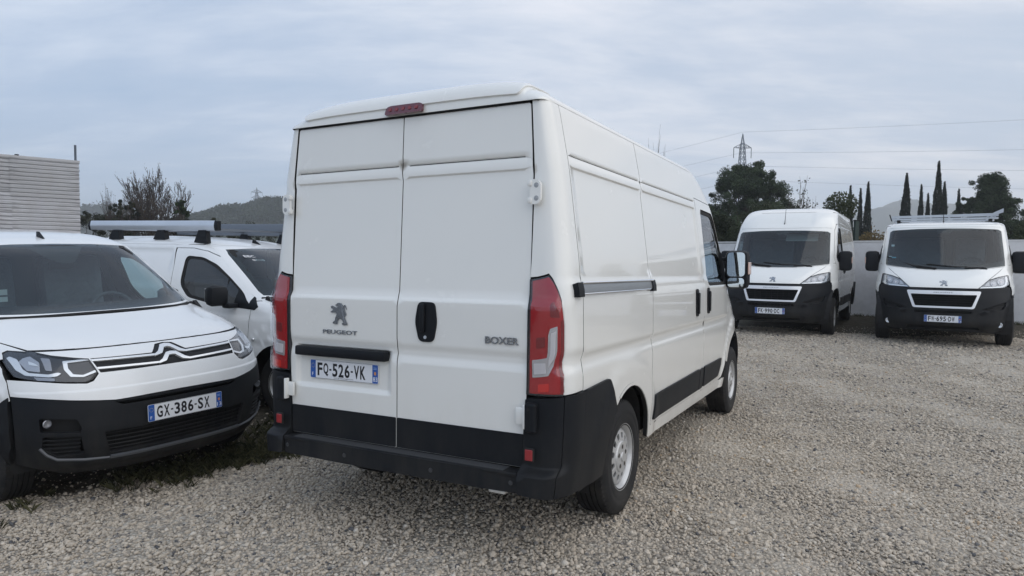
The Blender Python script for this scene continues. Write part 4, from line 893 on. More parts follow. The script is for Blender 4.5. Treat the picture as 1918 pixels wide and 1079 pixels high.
        if sg > 0:
            c_, hh = .20, None
            panel('handle_plate', BLACKP, d, rpoly([(c_-.045, 1.107), (c_+.050, 1.107), (c_+.072, 1.215), (c_+.058, 1.325), (c_-.050, 1.325), (c_-.072, 1.215)], .03), B.rear(.008), (-1, 0, 0), step=.02, depth=.012)
            m = MB(); u0 = float(RS(np.array(c_), np.array(1.2))[0]); m.box(u0-.026, u0-.008, -(c_-.018)-.017, -(c_-.018)+.017, 1.16, 1.315, .008); m.build('handle_grip', BLACKP, d, smooth=40)
            m = MB(); m.lathe([(.0001, 0), (.009, 0), (.010, .003)], 14, axis='x', c=(u0-.012, -c_+.002, 1.132)); m.build('key_cylinder', ALU, d)
            put_text('model_lettering', 'BOXER', (float(RS(np.array(.6), np.array(1.13))[0])-.0035, -.576, 1.120), (0, -1, 0), (0, 0, 1), (-1, 0, 0), .038, .197, EMB, d, thick=.005, bold=.02)
        else:
            u0 = float(RS(np.array(-.45), np.array(1.2))[0])
            lion(d, (u0-.002, .421+.066, 1.172), (0, -1, 0), (0, 0, 1), (-1, 0, 0), .133, .128, .008)
            put_text('maker_lettering', 'PEUGEOT', (u0-.003, .546, 1.118), (0, -1, 0), (0, 0, 1), (-1, 0, 0), .024, .262, mat('dark_chrome', (.26, .28, .31), .25, .5, .4), d, thick=.004, bold=.012)
            ub = float(B.ur(.99))-.003
            m = MB(); m.box(ub-.028, ub+.03, .066, .755, .979, 1.036, .010); m.build('plate_lamp_bar', BLACKP, d, smooth=40)
            up = float(RS(np.array(-.45), np.array(.88))[0])
            plate(d, (up-.006, .402+.26, .843), (0, -1, 0), (0, 0, 1), (-1, 0, 0), number, dept)
    m = MB(); ul = float(B.ur(2.38))
    if high:
        m.prism(rpoly([(-.130, .012), (.130, .012), (.126, .056), (.10, .066), (-.10, .066), (-.126, .056)], .012, 4), (-.945, -.022, 2.356), (0, -1, 0), (.30, 0, .954), (-.954, 0, .30), .014)
        sl_ = m.build('high_stop_lamp', mat('dark_stop_lens', (.10, .004, .016), .15, 0, 1.0), root)
        m = MB()
        for k in range(5): m.prism(box2(-.105+k*.045, -.085+k*.045, .03, .05, .004, 2), (-.946, -.022, 2.356), (0, -1, 0), (.30, 0, .954), (-.954, 0, .30), .0165)
        m.build('stop_lamp_diode', REDD, sl_)
    # dark strip painted as the centre gap's shade; weather strip above the doors
    panel('centre_gap_shade', GAP, root, [(-.012, .49), (.012, .49), (.012, DT), (-.012, DT)], B.rear(-.008), (-1, 0, 0), step=.06, ys=wl, depth=0)
    m = MB(); m.tube([(float(B.ur(DT))-.006+.010*(y/.8)**2, y, DT+.004) for y in np.linspace(-.79, .79, 9)], .002, 6); m.build('door_top_seal', GAP, root)
    # ---- rear bumper with ribbed step
    def bump(v, w): return st3(-1.040-.022*(1-(v/.8)**2)+.0*w, v, w)
    panel('rear_bumper', BLACKP, root, rpoly([(-.80, .385), (.80, .385), (.80, .484), (-.80, .484)], .012), bump, (-1, 0, 0), step=.06, depth=.03)
    m = MB(); m.box(-1.050, -.955, -.80, .80, .468, .490, .006)
    sp_ = m.build('bumper_step', BLACKP, root, smooth=30); m = MB()
    for k in range(7): m.box(-1.040+k*.0110, -1.035+k*.0110, -.72, .72, .490, .494)
    m.build('step_rib', mat('worn_black_plastic', (.07, .072, .076), .5), sp_)
    for v_ in (-.775, -.31, .29, .765):
        m = MB(); m.lathe([(.0001, -.003), (.0095, -.003), (.010, 0), (.0125, 0), (.013, .004)], 18, axis='x', c=(-1.040-.022*(1-(v_/.8)**2)-.002, -v_, .434)); m.build('parking_sensor', mat('sensor_grey', (.045, .047, .052), .35), root, smooth=40)
    m = MB(); m.box(-.985, -.93, -.70, -.60, .345, .37, .01); m.build('tow_bracket', PAINT, root)
    # ---- front
    FS = B.front(); fo = (1, 0, 0); fx = np.array([.6, .7, .76, .80, .84, .87, .90, .92, .94, .955]); fx = np.concatenate([-fx[::-1], fx])
    wsb = lambda v: 1.262+.072*(abs(v)/.88)**2.2
    WT = 2.03 if high else 2.005
    pr = [(v_, float(wsb(v_))) for v_ in np.linspace(-.885, .885, 13)]
    glass = np.array(pr+[(.885, 1.42), (.848, 1.93), (.80, 1.962), (.4, 1.982), (0, 1.987), (-.4, 1.982), (-.80, 1.962), (-.848, 1.93), (-.885, 1.42)])
    sur = [(v_, float(wsb(v_))-.006) for v_ in np.linspace(-.875, .875, 9)]+[(bnd(1.335), 1.345), (bnd(1.7), 1.7), (bnd(WT), WT), (-bnd(WT), WT), (-bnd(1.7), 1.7), (-bnd(1.335), 1.345)]
    hole = np.array([(v_*.997, w_+.002 if w_ < 1.6 else w_) for v_, w_ in glass])
    panel('windscreen_frame', PAINT, root, sur, FS, fo, holes=[glass], step=.08, xs=fx, depth=.010, dark=False)
    k_ = np.array([.95, .90]); cen = np.array([0, 1.62])
    inner = np.array([(v_*.955, w_+.075) for v_, w_ in pr]+[(.845, 1.46), (.812, 1.90), (.74, 1.935), (.30, 1.948), (.13, 1.948), (.10, 1.90), (-.10, 1.90), (-.13, 1.948), (-.30, 1.948), (-.74, 1.935), (-.812, 1.90), (-.845, 1.46)])
    fr = panel('windscreen_band', GAP, root, glass, B.front(-.004), fo, holes=[inner], step=.08, depth=0, rim=False)
    panel('windscreen', GLASS, root, hole, B.front(-.001), fo, step=.10, xs=fx[np.abs(fx) < .86], depth=0, rim=False)
    if not high: panel('front_cap', PAINT, root, [(-bnd(2.011), 2.011), (bnd(2.011), 2.011), (bnd(TOP), TOP)]+[(v_, TOP+.022) for v_ in np.linspace(.80, -.80, 9)]+[(-bnd(TOP), TOP)], B.front(.004), fo, step=.07, xs=fx, depth=.010, dark=False)
    else: panel('front_cap', PAINT, root, [(-bnd(2.036), 2.036), (bnd(2.036), 2.036), (bnd(2.2), 2.2), (bnd(TOP), TOP)]+[(v_, TOP+.022) for v_ in np.linspace(.80, -.80, 9)]+[(-bnd(TOP), TOP), (-bnd(2.2), 2.2)], lambda v, w: st3(B.U(v, w)+.004-.012*sm(.55, .50, np.abs(v))*sm(2.07, 2.12, w), v, w), fo, step=.06, xs=fx, depth=.010, dark=False)
    hood = [(-.478, .972), (.478, .972), (.63, 1.113), (.80, 1.255), (.868, 1.318)]+[(v_, float(wsb(v_))-.012) for v_ in np.linspace(.84, -.84, 13)]+[(-.868, 1.318), (-.80, 1.255), (-.63, 1.113)]
    hd = panel('bonnet', PAINT, root, hood, lambda v, w: st3(B.U(v, w)+.010*sm(.70, .55, np.abs(v)+.5*(1.15-w))*sm(1.27, 1.2, w), v, w), fo, step=.05, depth=.02)
    for sg in (1, -1):
        wing = [(.642, 1.113), (.81, 1.255), (.876, 1.328), (.89, 1.340), (bnd(1.34), 1.34), (bnd(1.25), 1.25), (bnd(1.1), 1.10), (bnd(.99), .99), (.945, .995), (.935, 1.10), (.925, 1.175), (.90, 1.185), (.76, 1.155)]
        panel('wing_top', PAINT, root, [(sg*a, b) for a, b in wing], FS, fo, step=.04, xs=fx, depth=.02)
        hl = np.array([(.484, .970), (.62, .974), (.84, .985), (.915, 1.02), (.940, 1.10), (.922, 1.170), (.90, 1.178), (.76, 1.148), (.63, 1.100)])*[sg, 1]
        lm = panel('headlight', mat('headlamp_base', (.22, .23, .25), .25, .6, .6), root, hl, B.front(-.035), fo, step=.05, xs=fx, depth=.02)
        def hp(nm, mt, poly, off, r_=.008): return panel(nm, mt, lm, rpoly([(sg*a, b) for a, b in poly], r_), B.front(off), fo, step=.03, depth=.01)
        hp('daylight_strip', SILV, [(.50, .974), (.80, .985), (.885, 1.015), (.905, 1.09), (.893, 1.16), (.868, 1.155), (.872, 1.08), (.855, 1.03), (.79, 1.008), (.52, .990)], -.022)
        for (cx, cy, rr_) in ((.80, 1.075, .050), (.695, 1.045, .040)):
            hp('lamp_reflector', mat('lamp_reflector_grey', (.42, .43, .46), .22, .7, .4), circle2(cx, cy, rr_, 18).tolist(), -.026, 0); hp('lamp_bulb', MATS['lamp_milky'], circle2(cx, cy, rr_*.38, 12).tolist(), -.018, 0)
        hp('turn_lamp', mat('soft_silver', (.45, .46, .48), .3, .4, .6), [(.57, 1.005), (.635, 1.01), (.635, 1.075), (.60, 1.05)], -.026)
        panel('headlight_glass', CLEAR, lm, hl, B.front(-.002), fo, step=.05, xs=fx, depth=.01)
    # black bumper skin with openings
    top = [(bnd(.78), .78), (bnd(.85), .85), (.955, .93), (.93, .985), (.90, .995), (.84, .979), (.62, .968), (.48, .962), (.30, .958), (0, .957)]
    ol = [(-a, b) for a, b in top][:0]
    low = [(bnd(.60), .60), (bnd(.40), .40), (bnd(.29), .30), (.70, .255), (.35, .262), (0, .262)]
    outl = [(-a, b) for a, b in low[::-1][1:]][::1]
    ring = [(a, b) for a, b in top[::-1]]+[(a, b) for a, b in low]
    ring = ring+[(-a, b) for a, b in ring[::-1][1:-1]]
    gh = rpoly([(-.398, .672), (.398, .672), (.468, .866), (-.468, .866)], .02)
    lh = rpoly([(-.405, .560), (.405, .560), (.405, .604), (-.405, .604)], .006)
    ih = rpoly([(-.52, .300), (.52, .300), (.50, .345), (-.50, .345)], .01)
    sc_ = [rpoly([(s_*.515, .632), (s_*.70, .700), (s_*.885, .752), (s_*.875, .690), (s_*.84, .628), (s_*.70, .612)], .02) for s_ in (1, -1)]
    def bumpf(v, w):
        a = np.abs(v); rid = .014*sm(.03, 0, np.abs(w-(.665+.12*sm(.45, .95, a))+.085))*sm(.45, .55, a); lip = .020*sm(.52, .48, w)*sm(.30, .36, w)*sm(.9, .7, a)
        return st3(B.U(v, w)+rid+lip+.006, v, w)
    fb = panel('front_bumper', BLACKP, root, ring, bumpf, fo, holes=[gh, lh, ih]+sc_, step=.045, xs=fx, ys=[.44, .48, .52, .58], depth=.035)
    for sg in (1, -1):
        q = [(E(.30)-.01, .30), (E(.45), .45), (E(.6), .60), (E(.78), .78), (E(.86), .86)]+[(3.70, .815), (3.63, .81)]+[(3.45+.50*math.cos(a), .38+.50*math.sin(a)) for a in np.linspace(R(66), R(-4), 9)]+[(3.93, .30)]
        panel('bumper_side', BLACKP, root, q, B.side(sg, .008), (0, sg, 0), step=.05, depth=.04)
    m = MB()
    for k in range(5):
        w_ = .70+k*.037; h_ = .405+.055*(w_-.672)/.194; m.box(4.275, 4.30, -h_, h_, w_-.006, w_+.006)
    for k in range(9): m.box(4.270, 4.285, -.40+k*.10-.004, -.40+k*.10+.004, .672, .866)
    m.build('grille_bar', BLACKP, fb)
    m = MB(); m.box(4.22, 4.235, -.50, .50, .27, .90); m.build('grille_backing', GAP, fb)
    m = MB()
    for k in range(15): m.box(4.325, 4.345, -.40+k*.057-.003, -.40+k*.057+.003, .558, .606)
    m.box(4.33, 4.34, -.41, .41, .579, .585); m.build('lower_grille_bar', BLACKP, fb)
    frame = rpoly([(-.428, .642), (.428, .642), (.525, .925), (-.525, .925)], .03)
    panel('grille_frame', mat('silver_trim', (.72, .73, .75), .28, .25, .6), fb, frame, B.front(.016), fo, holes=[gh], step=.05, depth=.025)
    if True:
        u0 = float(B.U(0, .895))+.018
        put_text('grille_lettering', 'PEUGEOT', (u0, -.135, .886), (0, 1, 0), (0, 0, 1), (1, 0, 0), .017, .27, mat('grey_ink', (.20, .21, .23), .4), fb, thick=.001)
    u0 = float(B.U(0, 1.045)); nrm = np.array([.62, 0, .78]); up = np.array([-.78, 0, .62])
    lion(hd, np.array((float(B.U(0, 1.0))+.012, -.062, 1.0)), (0, 1, 0), up*1.0, nrm, .124, .135, .012)
    for sg in (1, -1):
        m = MB(); cu = float(B.U(.79, .38))
        if fogs:
            m.lathe([(.040, -.006), (.044, .004), (.036, .006)], 20, axis='x', c=(cu+.012, -sg*.788, .382)); m.lathe([(.0001, -.004), (.036, .002)], 20, axis='x', c=(cu+.012, -sg*.788, .382)); m.build('fog_lamp', SILV, fb, smooth=40)
        m = MB()
        for k in range(3): 
            w_ = .650+k*.030; m.tube([(float(B.U(sg*a, w_+(a-.6)*.15))-.03, -sg*a, w_+(a-.6)*.15) for a in (.60, .70, .80, .86)], .006, 5)
        m.build('scoop_bar', BLACKP, fb)
        m = MB(); V = []
        for v_ in np.linspace(.49, .91, 8):
            for w_ in (.59, .77): V.append((float(B.U(v_, w_))-.045, -sg*v_, w_))
        m.add(V, [(2*i, 2*i+1, 2*i+3, 2*i+2) for i in range(7)]); m.build('scoop_backing', GAP, fb)
    plate(fb, (4.398+.010, -.26, .413), (0, 1, 0), (0, 0, 1), (1, 0, 0), number, dept)
    # wipers
    m = MB()
    for pts in ([(.10, 1.285), (.45, 1.325), (.86, 1.475)], [(-.60, 1.30), (-.15, 1.315), (.25, 1.355)], [(.12, 1.268), (.40, 1.30)], [(-.62, 1.285), (-.30, 1.30)]):
        m.tube([(float(B.U(a, b))+.018, -a, b) for a, b in pts], .010, 6)
    m.build('wiper', GAP, root)
    # cabin
    m = MB(); m.box(2.75, 3.55, -.88, .88, .95, 1.24, .08); m.box(2.7, 3.0, .15, .70, 1.2, 1.33, .05); db = m.build('dashboard', INTER, root, smooth=40)
    steering(root, 2.62, -.45, 1.30)
    for (v_, wd_) in ((-.45, .50), (.42, .92)): seat(root, 2.15, v_, .85, covers, wd_)
    m = MB(); m.prism([(-.80, .5), (.80, .5), (.90, 1.3), (.80, TOP-.04), (-.80, TOP-.04), (-.90, 1.3)], (1.82, 0, 0), (0, 1, 0), (0, 0, 1), (1, 0, 0), .02); m.build('bulkhead', mat('bulkhead_grey', (.10, .105, .11), .7), root)
    m = MB(); m.box(1.84, 2.75, -.84, .84, (2.10 if high else 2.06), (2.12 if high else 2.08)); m.box(1.84, 3.5, -.85, .85, .45, .60); m.build('headliner', mat('headliner_grey', (.16, .165, .17), .8), root)
    if headliner:
        m = MB(); m.box(2.78, 3.0, .02, .62, 1.84, 1.865, .01, rot=Matrix.Rotation(R(40), 3, 'Y')); m.build('sun_visor', mat('visor_grey', (.42, .43, .43), .7), root)
    # aerial
    ua = 2.90 if high else 2.80; za = (2.12 if high else 2.20); ua = float(B.U(0, za)) if high else 2.35
    if not high: za = float(B.roof(np.array(ua), np.array(0.0))[2])
    m = MB(); m.tube([(ua, 0, za), (ua-.04, 0, za+.03), (ua-.16, 0, za+.36)], [.012, .006, .003], 6); m.build('aerial', GAP, root)
    if rack:
        for (a, b, c_, d_, mt) in ((.76, .81, 1.665, 1.70, PAPER), (.79, .84, 1.475, 1.49, PAPER), (.72, .79, 1.455, 1.475, mat('blue_sticker', (.15, .45, .60), .5))):
            panel('windscreen_sticker', mt, root, box2(a, b, c_, d_), B.front(-.008), fo, step=.05, depth=0)
        RK = mat('rack_aluminium', (.50, .53, .57), .35, .5); ZR = B.top+B.rise
        for v_ in (-.80, .80):
            m = MB(); m.box(-.70, 2.12, -v_-.022, -v_+.022, ZR+.075, ZR+.125, .006); m.build('rack_rail', RK, root)
        for k, u_ in enumerate((2.10, 1.2, .3, -.6)):
            m = MB(); m.box(u_-.035, u_+.035, -.86, .86, ZR+.045, ZR+.078, .006); m.build('cross_bar', RK, root)
            for v_ in (-.74, .74):
                m = MB(); m.box(u_-.04, u_+.04, -v_-.03, -v_+.03, ZR-.05, ZR+.05, .008); m.build('rack_foot', GAP, root)
        m = MB(); m.prism([(-.86, ZR+.085), (.86, ZR+.095), (.86, ZR+.150), (-.86, ZR+.125)], (2.12, 0, 0), (0, 1, 0), (0, 0, 1), (.9, 0, .1), .02); m.build('wind_deflector', RK, root)
        m = MB(); m.prism([(.66, ZR+.07), (.93, ZR+.16), (.93, ZR+.235), (.80, ZR+.17)], (2.15, 0, 0), (0, 1, 0), (0, 0, 1), (1, 0, 0), .02); m.build('deflector_end', RK, root)
        m = MB(); m.tube([(2.12, -.86, ZR+.03), (2.12, -.90, ZR+.16)], .012, 6); m.build('load_stop', GAP, root)
    return root, B
# ------------------------------------------------------------------ compact van
class SmallBody(BigBody):
    WB = 2.785
    def __init__(s):
        s.top = 1.74; s.rise = .115
        s.W = [.2, .35, .5, .7, .95, 1.15, 1.4, 1.65, 1.76, 1.85]; s.H = [.84, .90, .925, .925, .92, .90, .83, .745, .69, .6]
        s.NW = [.2, .30, .42, .55, .68, .80, .90, .98, 1.04, 1.09, 1.14, 1.20, 1.70, 1.77, 1.82, 1.86, 1.95]
        s.NU = [3.52, 3.60, 3.655, 3.67, 3.66, 3.635, 3.59, 3.50, 3.38, 3.18, 2.92, 2.62, 1.78, 1.5, 1.15, .5, -.9]
        def smooth(xs, ys, k):
            x = np.linspace(xs[0], xs[-1], 481); y = np.interp(x, xs, ys); n = k
            yy = np.concatenate([np.full(n, y[0]), y, np.full(n, y[-1])]); c = np.convolve(yy, np.ones(2*n+1)/(2*n+1), 'valid'); c[:n] = y[:n]; c[-n:] = y[-n:]; return x, c
        s._hw = smooth(s.W, s.H, 10); s._uc = smooth(s.NW, s.NU, 7)
    def uj(s, w): return s.uc(w)-np.interp(w, [.3, .9, 1.05, 1.2, 1.7, 1.8], [.75, .75, .9, .6, .45, .5])
    def m(s, w): return np.interp(w, [.3, .9, 1.1, 1.3, 2.0], [3.0, 3.0, 4.0, 4.0, 4.5])
    def dside(s, u, w):
        r1 = np.hypot(u-2.785, w-.36); r0 = np.hypot(u, w-.36)
        d = -.010*sm(.20, .23, u)*0
        d = d-.010*sm(1.26, 1.29, w)*sm(1.705, 1.685, w)*sm(1.0, .965, u-.12*(1.7-w))*sm(-.42, -.38, u)
        d = d+.006*sm(1.02, .98, w)-.008*sm(.78, .74, w)
        return d+.016*sm(.47, .43, np.minimum(r1, r0))*sm(.30, .34, w)+.010*sm(.60, .56, r1)
    def ur(s, w): return np.interp(w, [.3, .9, s.top], [-.70, -.70, -.62])
    def Vr(s, u):
        V0 = s.V(np.maximum(u, -.45), s.top+0*u); t = np.clip((-.45-u)/.17, 0, .999)
        return np.where(u < -.45, V0*(1-t**3)**(1/3.), V0)
    def roof(s, a, b):
        a, b = np.broadcast_arrays(np.asarray(a, float), np.asarray(b, float)); u = a
        x = 1-(1-np.clip(np.abs(b), 0, 1))**2; v = np.sign(b)*x*s.Vr(u)
        z = s.top+s.rise*np.sqrt(np.maximum(1-x**2.6, 0))*(1-.10*sm(.9, -.6, u))+.006*np.cos(v*22)*sm(.62, .5, np.abs(v))*sm(1.0, .6, u)
        zz = np.linspace(s.top-.06, s.top+.20, 120); uf = u.ravel(); vf = v.ravel(); G = s.U(vf[:, None], zz[None]); G = np.minimum.accumulate(G, axis=1)
        k = np.clip((G > uf[:, None]).sum(1), 1, 119); j = np.arange(len(k)); g0 = G[j, k-1]; g1 = G[j, k]; q = np.clip((g0-uf)/np.maximum(g0-g1, 1e-6), 0, 1)
        zf = (zz[k-1]+q*(zz[1]-zz[0])).reshape(u.shape); h = .03; d = np.clip((h-(z-zf))/(2*h), 0, 1); return st3(u, v, zf*(1-d)+z*d-h*d*(1-d))
def smallvan(label, M, number, dept, group, rails=False, glassm=None, note=False, sensor=False, papers=False):
    B = SmallBody(); root = thing('compact_van', label, 'van', M, group=group); PT = PAINTB; TOP = B.top; st = .05; bf = .93; glassm = glassm or GLASS
    def arc(cu, cw, r_, a0, a1, n=14): return [(cu+r_*math.cos(a), cw+r_*math.sin(a)) for a in np.linspace(R(a0), R(a1), n)]
    def E(w_): return float(B.U(bf*B.hw(w_), w_))
    def bnd(w_): return float(bf*B.hw(w_))
    W = 2.785; ra = .385
    m = MB(); ws = np.linspace(.48, TOP-.04, 10); V = []
    for w_ in ws:
        h_ = float(B.hw(w_))-.05 if w_ > .80 else .62
        V += [(-.60, -h_+.08, w_), (-.60, h_-.08, w_), (-.52, h_, w_), (.86, h_, w_), (.86, -h_, w_), (-.52, -h_, w_)]
    k = 6; m.add(V, [(i*k+j, i*k+(j+1) % k, (i+1)*k+(j+1) % k, (i+1)*k+j) for i in range(len(ws)-1) for j in range(k)]+[tuple(range(k)), tuple(range((len(ws)-1)*k, len(ws)*k))]); m.build('gap_dark_hull', GAP, root)  # added black inner shell that keeps the panel gaps dark
    m = MB(); m.box(-.6, 3.3, -.60, .60, .22, .48); m.box(.45, 2.35, -.86, .86, .30, .46); m.box(2.9, 3.42, -.50, .50, .30, .9); m.box(2.45, 3.3, -.60, .60, .3, .98); m.build('underbody', MATS['underbody_black'], root)
    for sg in (1, -1):
        S = B.side(sg); o = (0, sg, 0)
        m = MB()
        for cu in (0, W):
            ap_ = arc(cu, .36, ra+.015, -15, 195, 16); V = []
            for a_, b_ in ap_: V += [(a_, -sg*(float(B.hw(max(b_, .3)))-.03), b_), (a_, -sg*.55, b_)]
            m = MB(); m.add(V, [(2*i, 2*i+1, 2*i+3, 2*i+2) for i in range(15)]+[tuple(2*i+1 for i in range(16))]); m.build('wheel_well', GAP, root)
        yl = [.76, 1.0, 1.27, 1.69]
        rs = [(-.50, .36), (-.50, TOP+.0), (1.0, TOP), (1.065, 1.50), (1.09, 1.30), (1.09, .33), (.50, .33)]+arc(0, .36, ra, 2, 178)
        rs = [(-.50, .40), (-.50, TOP), (.996, TOP), (1.060, 1.50), (1.086, 1.28), (1.086, .33), (ra+.01, .33)]+arc(0, .36, ra, 2, 176)
        panel('side_panel', PT, root, rs, S, o, step=st, ys=yl, depth=.03)
        # rear corner (kept simple: it faces away)
        panel('rear_corner', PT, root, [(0, .30), (1, .30), (1, TOP), (0, TOP)], lambda t, w, sg=sg: st3(-.50-(-.50-B.ur(w))*np.cos(t*math.pi/2)**.6, sg*B.hw(w)*(.72+.28*np.sin(np.clip(t, 0, 1)*math.pi/2)**.6), w), (-1, sg, 0), step=.1, depth=.02)
        # front door: outline follows the roof arc and A-pillar
        roofarc = [(1.03, 1.700), (1.30, 1.700), (1.52, 1.668), (1.73, 1.60), (1.96, 1.47), (2.17, 1.335), (2.33, 1.22), (2.375, 1.16), (2.362, 1.06)]
        dr = [(1.094, .34), (2.20, .34), (2.31, .52), (2.345, .80)]+roofarc[::-1]+[(1.068, 1.50), (1.094, 1.28)]
        win = rpoly([(1.235, 1.30), (1.40, 1.165), (1.75, 1.115), (2.335, 1.085), (2.33, 1.13), (2.17, 1.26), (1.95, 1.40), (1.72, 1.53), (1.50, 1.605), (1.215, 1.62)], [.07, .06, .05, .02, .02, .05, .05, .05, .06, .07])
        d = panel('cab_door', PT, root, rpoly(dr, [.01, .05, .1, .02, .03, .02]+[.015]*6+[.012, .01, .01, .01]), S, o, holes=[win], step=st, ys=yl[:2], depth=.03)
        gl = rpoly([(1.27, 1.31), (1.43, 1.19), (1.75, 1.145), (2.12, 1.125), (2.12, 1.265), (1.93, 1.385), (1.70, 1.50), (1.49, 1.575), (1.245, 1.59)], [.06, .05, .04, .01, .01, .04, .05, .05, .06])
        panel('window_seal', GAP, d, win, B.side(sg, -.010), o, holes=[gl], step=.06, depth=.01)
        panel('window', GLASSD if rails else glassm, d, gl, B.side(sg, -.016), o, step=.09, depth=0)
        m = MB(); m.tube([(1.955, -sg*(float(B.V(1.95, 1.15))-.025), 1.13), (1.945, -sg*(float(B.V(1.95, 1.36))-.025), 1.375)], .012, 6); m.build('window_bar', GAP, d)
        panel('door_handle', PT, d, rpoly([(1.20, 1.02), (1.38, 1.02), (1.38, 1.06), (1.20, 1.06)], .018), B.side(sg, .03), o, step=.05, depth=.02)
        # wing and A-pillar
        wg = [(2.352, .80), (2.369, 1.06), (2.383, 1.155), (2.45, 1.16)]+[(E(w_), w_) for w_ in (1.13, 1.09, 1.05, 1.0, .93, .85, .78)]+[(3.24, .74)]+arc(W, .36, ra, 78, 176, 12)+[(2.318, .52)]
        wg = [(2.318, .52), (2.352, .80), (2.369, 1.06), (2.383, 1.158)]+[(E(w_), w_) for w_ in (1.165, 1.13, 1.09, 1.05, 1.0, .93, .85, .78, .74)]+[(3.155, .70)]+arc(W, .36, ra, 60, 174, 12)
        w_p = panel('front_wing', PT, root, wg, S, o, step=st, ys=[1.0], xs=[3.0, 3.1, 3.2, 3.3], depth=.03)
        m = MB(); m.lathe([(.0001, .012), (.014, .010), (.018, .002), (.02, 0)], 16, c=(2.43, 0, 0)); m.V[-1][:, 1] *= -sg; m.V[-1][:, 1] += -sg*(float(B.V(2.43, .80))+.014); m.V[-1][:, 2] += .775; m.build('side_indicator', SILV, w_p, smooth=40)
        pil = [(2.383, 1.168), (2.338, 1.226), (2.174, 1.342), (1.963, 1.477), (1.733, 1.607), (1.522, 1.675), (1.30, 1.707), (1.0, 1.707), (1.0, TOP)]+[(float(B.U(.90*B.hw(w_), w_)), w_) for w_ in np.linspace(TOP, 1.175, 12)]
        panel('pillar_panel', PT, root, pil, B.side(sg, -.001), o, step=st, depth=.012, dark=False)
        panel('lower_trim', BLACKP, root, rpoly([(.42, .31), (2.26, .31), (2.30, .42), (2.31, .50), (.42, .48)], .01), B.side(sg, .016), o, step=.08, depth=.03)
        for nm, q in (('gap_shade_strip', [(1.078, .34), (1.102, .34), (1.102, 1.28), (1.076, 1.50), (1.012, TOP-.03), (.988, TOP-.03), (1.052, 1.50), (1.078, 1.28)]), ('gap_shade_strip', [(2.302, .50), (2.325, .50), (2.360, .80), (2.386, 1.158), (2.350, 1.158), (2.336, .80)])):
            panel(nm, GAP, root, q, B.side(sg, -.005), o, step=.10, depth=0)  # dark strips colour in the shade of the door gaps
        panel('inner_trim', INTER, root, [(1.0, .50), (2.3, .50), (2.5, 1.0), (E(1.19)-.03, 1.19), (E(1.4)-.03, 1.4), (E(1.66)-.03, 1.66), (1.0, 1.68)], B.side(sg, -.04), o, holes=[win], step=.08, depth=0)
        # mirror
        if rails:
            m = MB(); m.box(2.08, 2.19, -sg*.94-.09, -sg*.94+.09, 1.085, 1.135, .02); ma = m.build('mirror_arm', BLACKP, root, smooth=40)
            m = MB(); m.box(2.02, 2.15, -sg*1.09-.115, -sg*1.09+.115, 1.11, 1.32, .055); mo = m.build('mirror_housing', BLACKP, root, smooth=40)
            m = MB(); m.box(2.014, 2.021, -sg*1.09-.09, -sg*1.09+.09, 1.15, 1.29, .003); m.build('mirror_glass', MIRR, mo)
        else:   # mirrors folded back along the doors
            m = MB(); m.box(1.85, 2.12, -sg*.94-.02, -sg*.94+.02, 1.105, 1.135, .012); ma = m.build('mirror_arm', BLACKP, root, smooth=40)
            m = MB(); m.box(1.60, 1.86, -sg*.965-.05, -sg*.965+.05, 1.10, 1.29, .045); mo = m.build('mirror_housing', BLACKP, root, smooth=40)
            m = MB(); m.box(1.63, 1.83, -sg*.912-.003, -sg*.912+.003, 1.13, 1.265, .003); m.build('mirror_glass', MIRR, mo)
        panel('corner_trim', BLACKP, root, rpoly([(2.33, 1.082), (2.42, 1.075), (2.46, 1.11), (2.40, 1.165), (2.33, 1.215)], .008), B.side(sg, .005), o, step=.04, depth=.01)
        panel('mirror_base', BLACKP, d, rpoly([(2.125, 1.09), (2.34, 1.080), (2.335, 1.135), (2.13, 1.27)], .008), B.side(sg, .003), o, step=.05, depth=.02)
        steel_wheel(root, (0, sg*.775, .326), sg, .326, .205, .20)
        steel_wheel(root, (W, sg*.780, .326), sg, .326, .205, .20, steer=0)
    # rear closure, roof
    panel('rear_door', PT, root, [(-.70, .35), (.70, .35), (.62, TOP), (-.62, TOP)], lambda v, w: st3(B.ur(w)+0*v, v, w), (-1, 0, 0), step=.15, depth=.02)
    def front_edge(b_):
        a_ = 1.5; x_ = 1-(1-abs(b_))**2
        for _ in range(60): a_ += .3*(float(B.U(x_*float(B.Vr(np.array(a_))), TOP+.008))-a_)
        return a_, b_
    fe = [front_edge(b_) for b_ in np.linspace(.99, -.99, 21)]
    panel('roof', PT, root, [(-.60, -.99)]+fe[::-1]+[(-.60, .99)], B.roof, (0, 0, 1), step=.06, ys=[-.97, -.94, .94, .97], depth=.03)
    FS = B.front(); fo = (1, 0, 0); fx = np.array([.5, .56, .62, .68, .72, .76, .79, .82, .84, .855]); fx = np.concatenate([-fx[::-1], fx])
    wsb = lambda v: 1.205+.012*(abs(v)/.7)**2
    pr = [(v_, float(wsb(v_))) for v_ in np.linspace(-.76, .76, 13)]
    glass = np.array(pr+[(.758, 1.26), (.64, 1.64), (.605, 1.695), (.3, 1.712), (0, 1.716), (-.3, 1.712), (-.605, 1.695), (-.64, 1.64), (-.758, 1.26)])
    sur = [(-.79, 1.185)]+[(v_, float(wsb(v_))-.010) for v_ in np.linspace(-.75, .75, 9)]+[(.79, 1.185), (bnd(1.19), 1.19), (bnd(1.45), 1.45), (bnd(1.66), 1.66), (bnd(TOP), TOP)]+[(v_, TOP+.018) for v_ in np.linspace(.60, -.60, 7)]+[(-bnd(TOP), TOP), (-bnd(1.66), 1.66), (-bnd(1.45), 1.45), (-bnd(1.19), 1.19)]
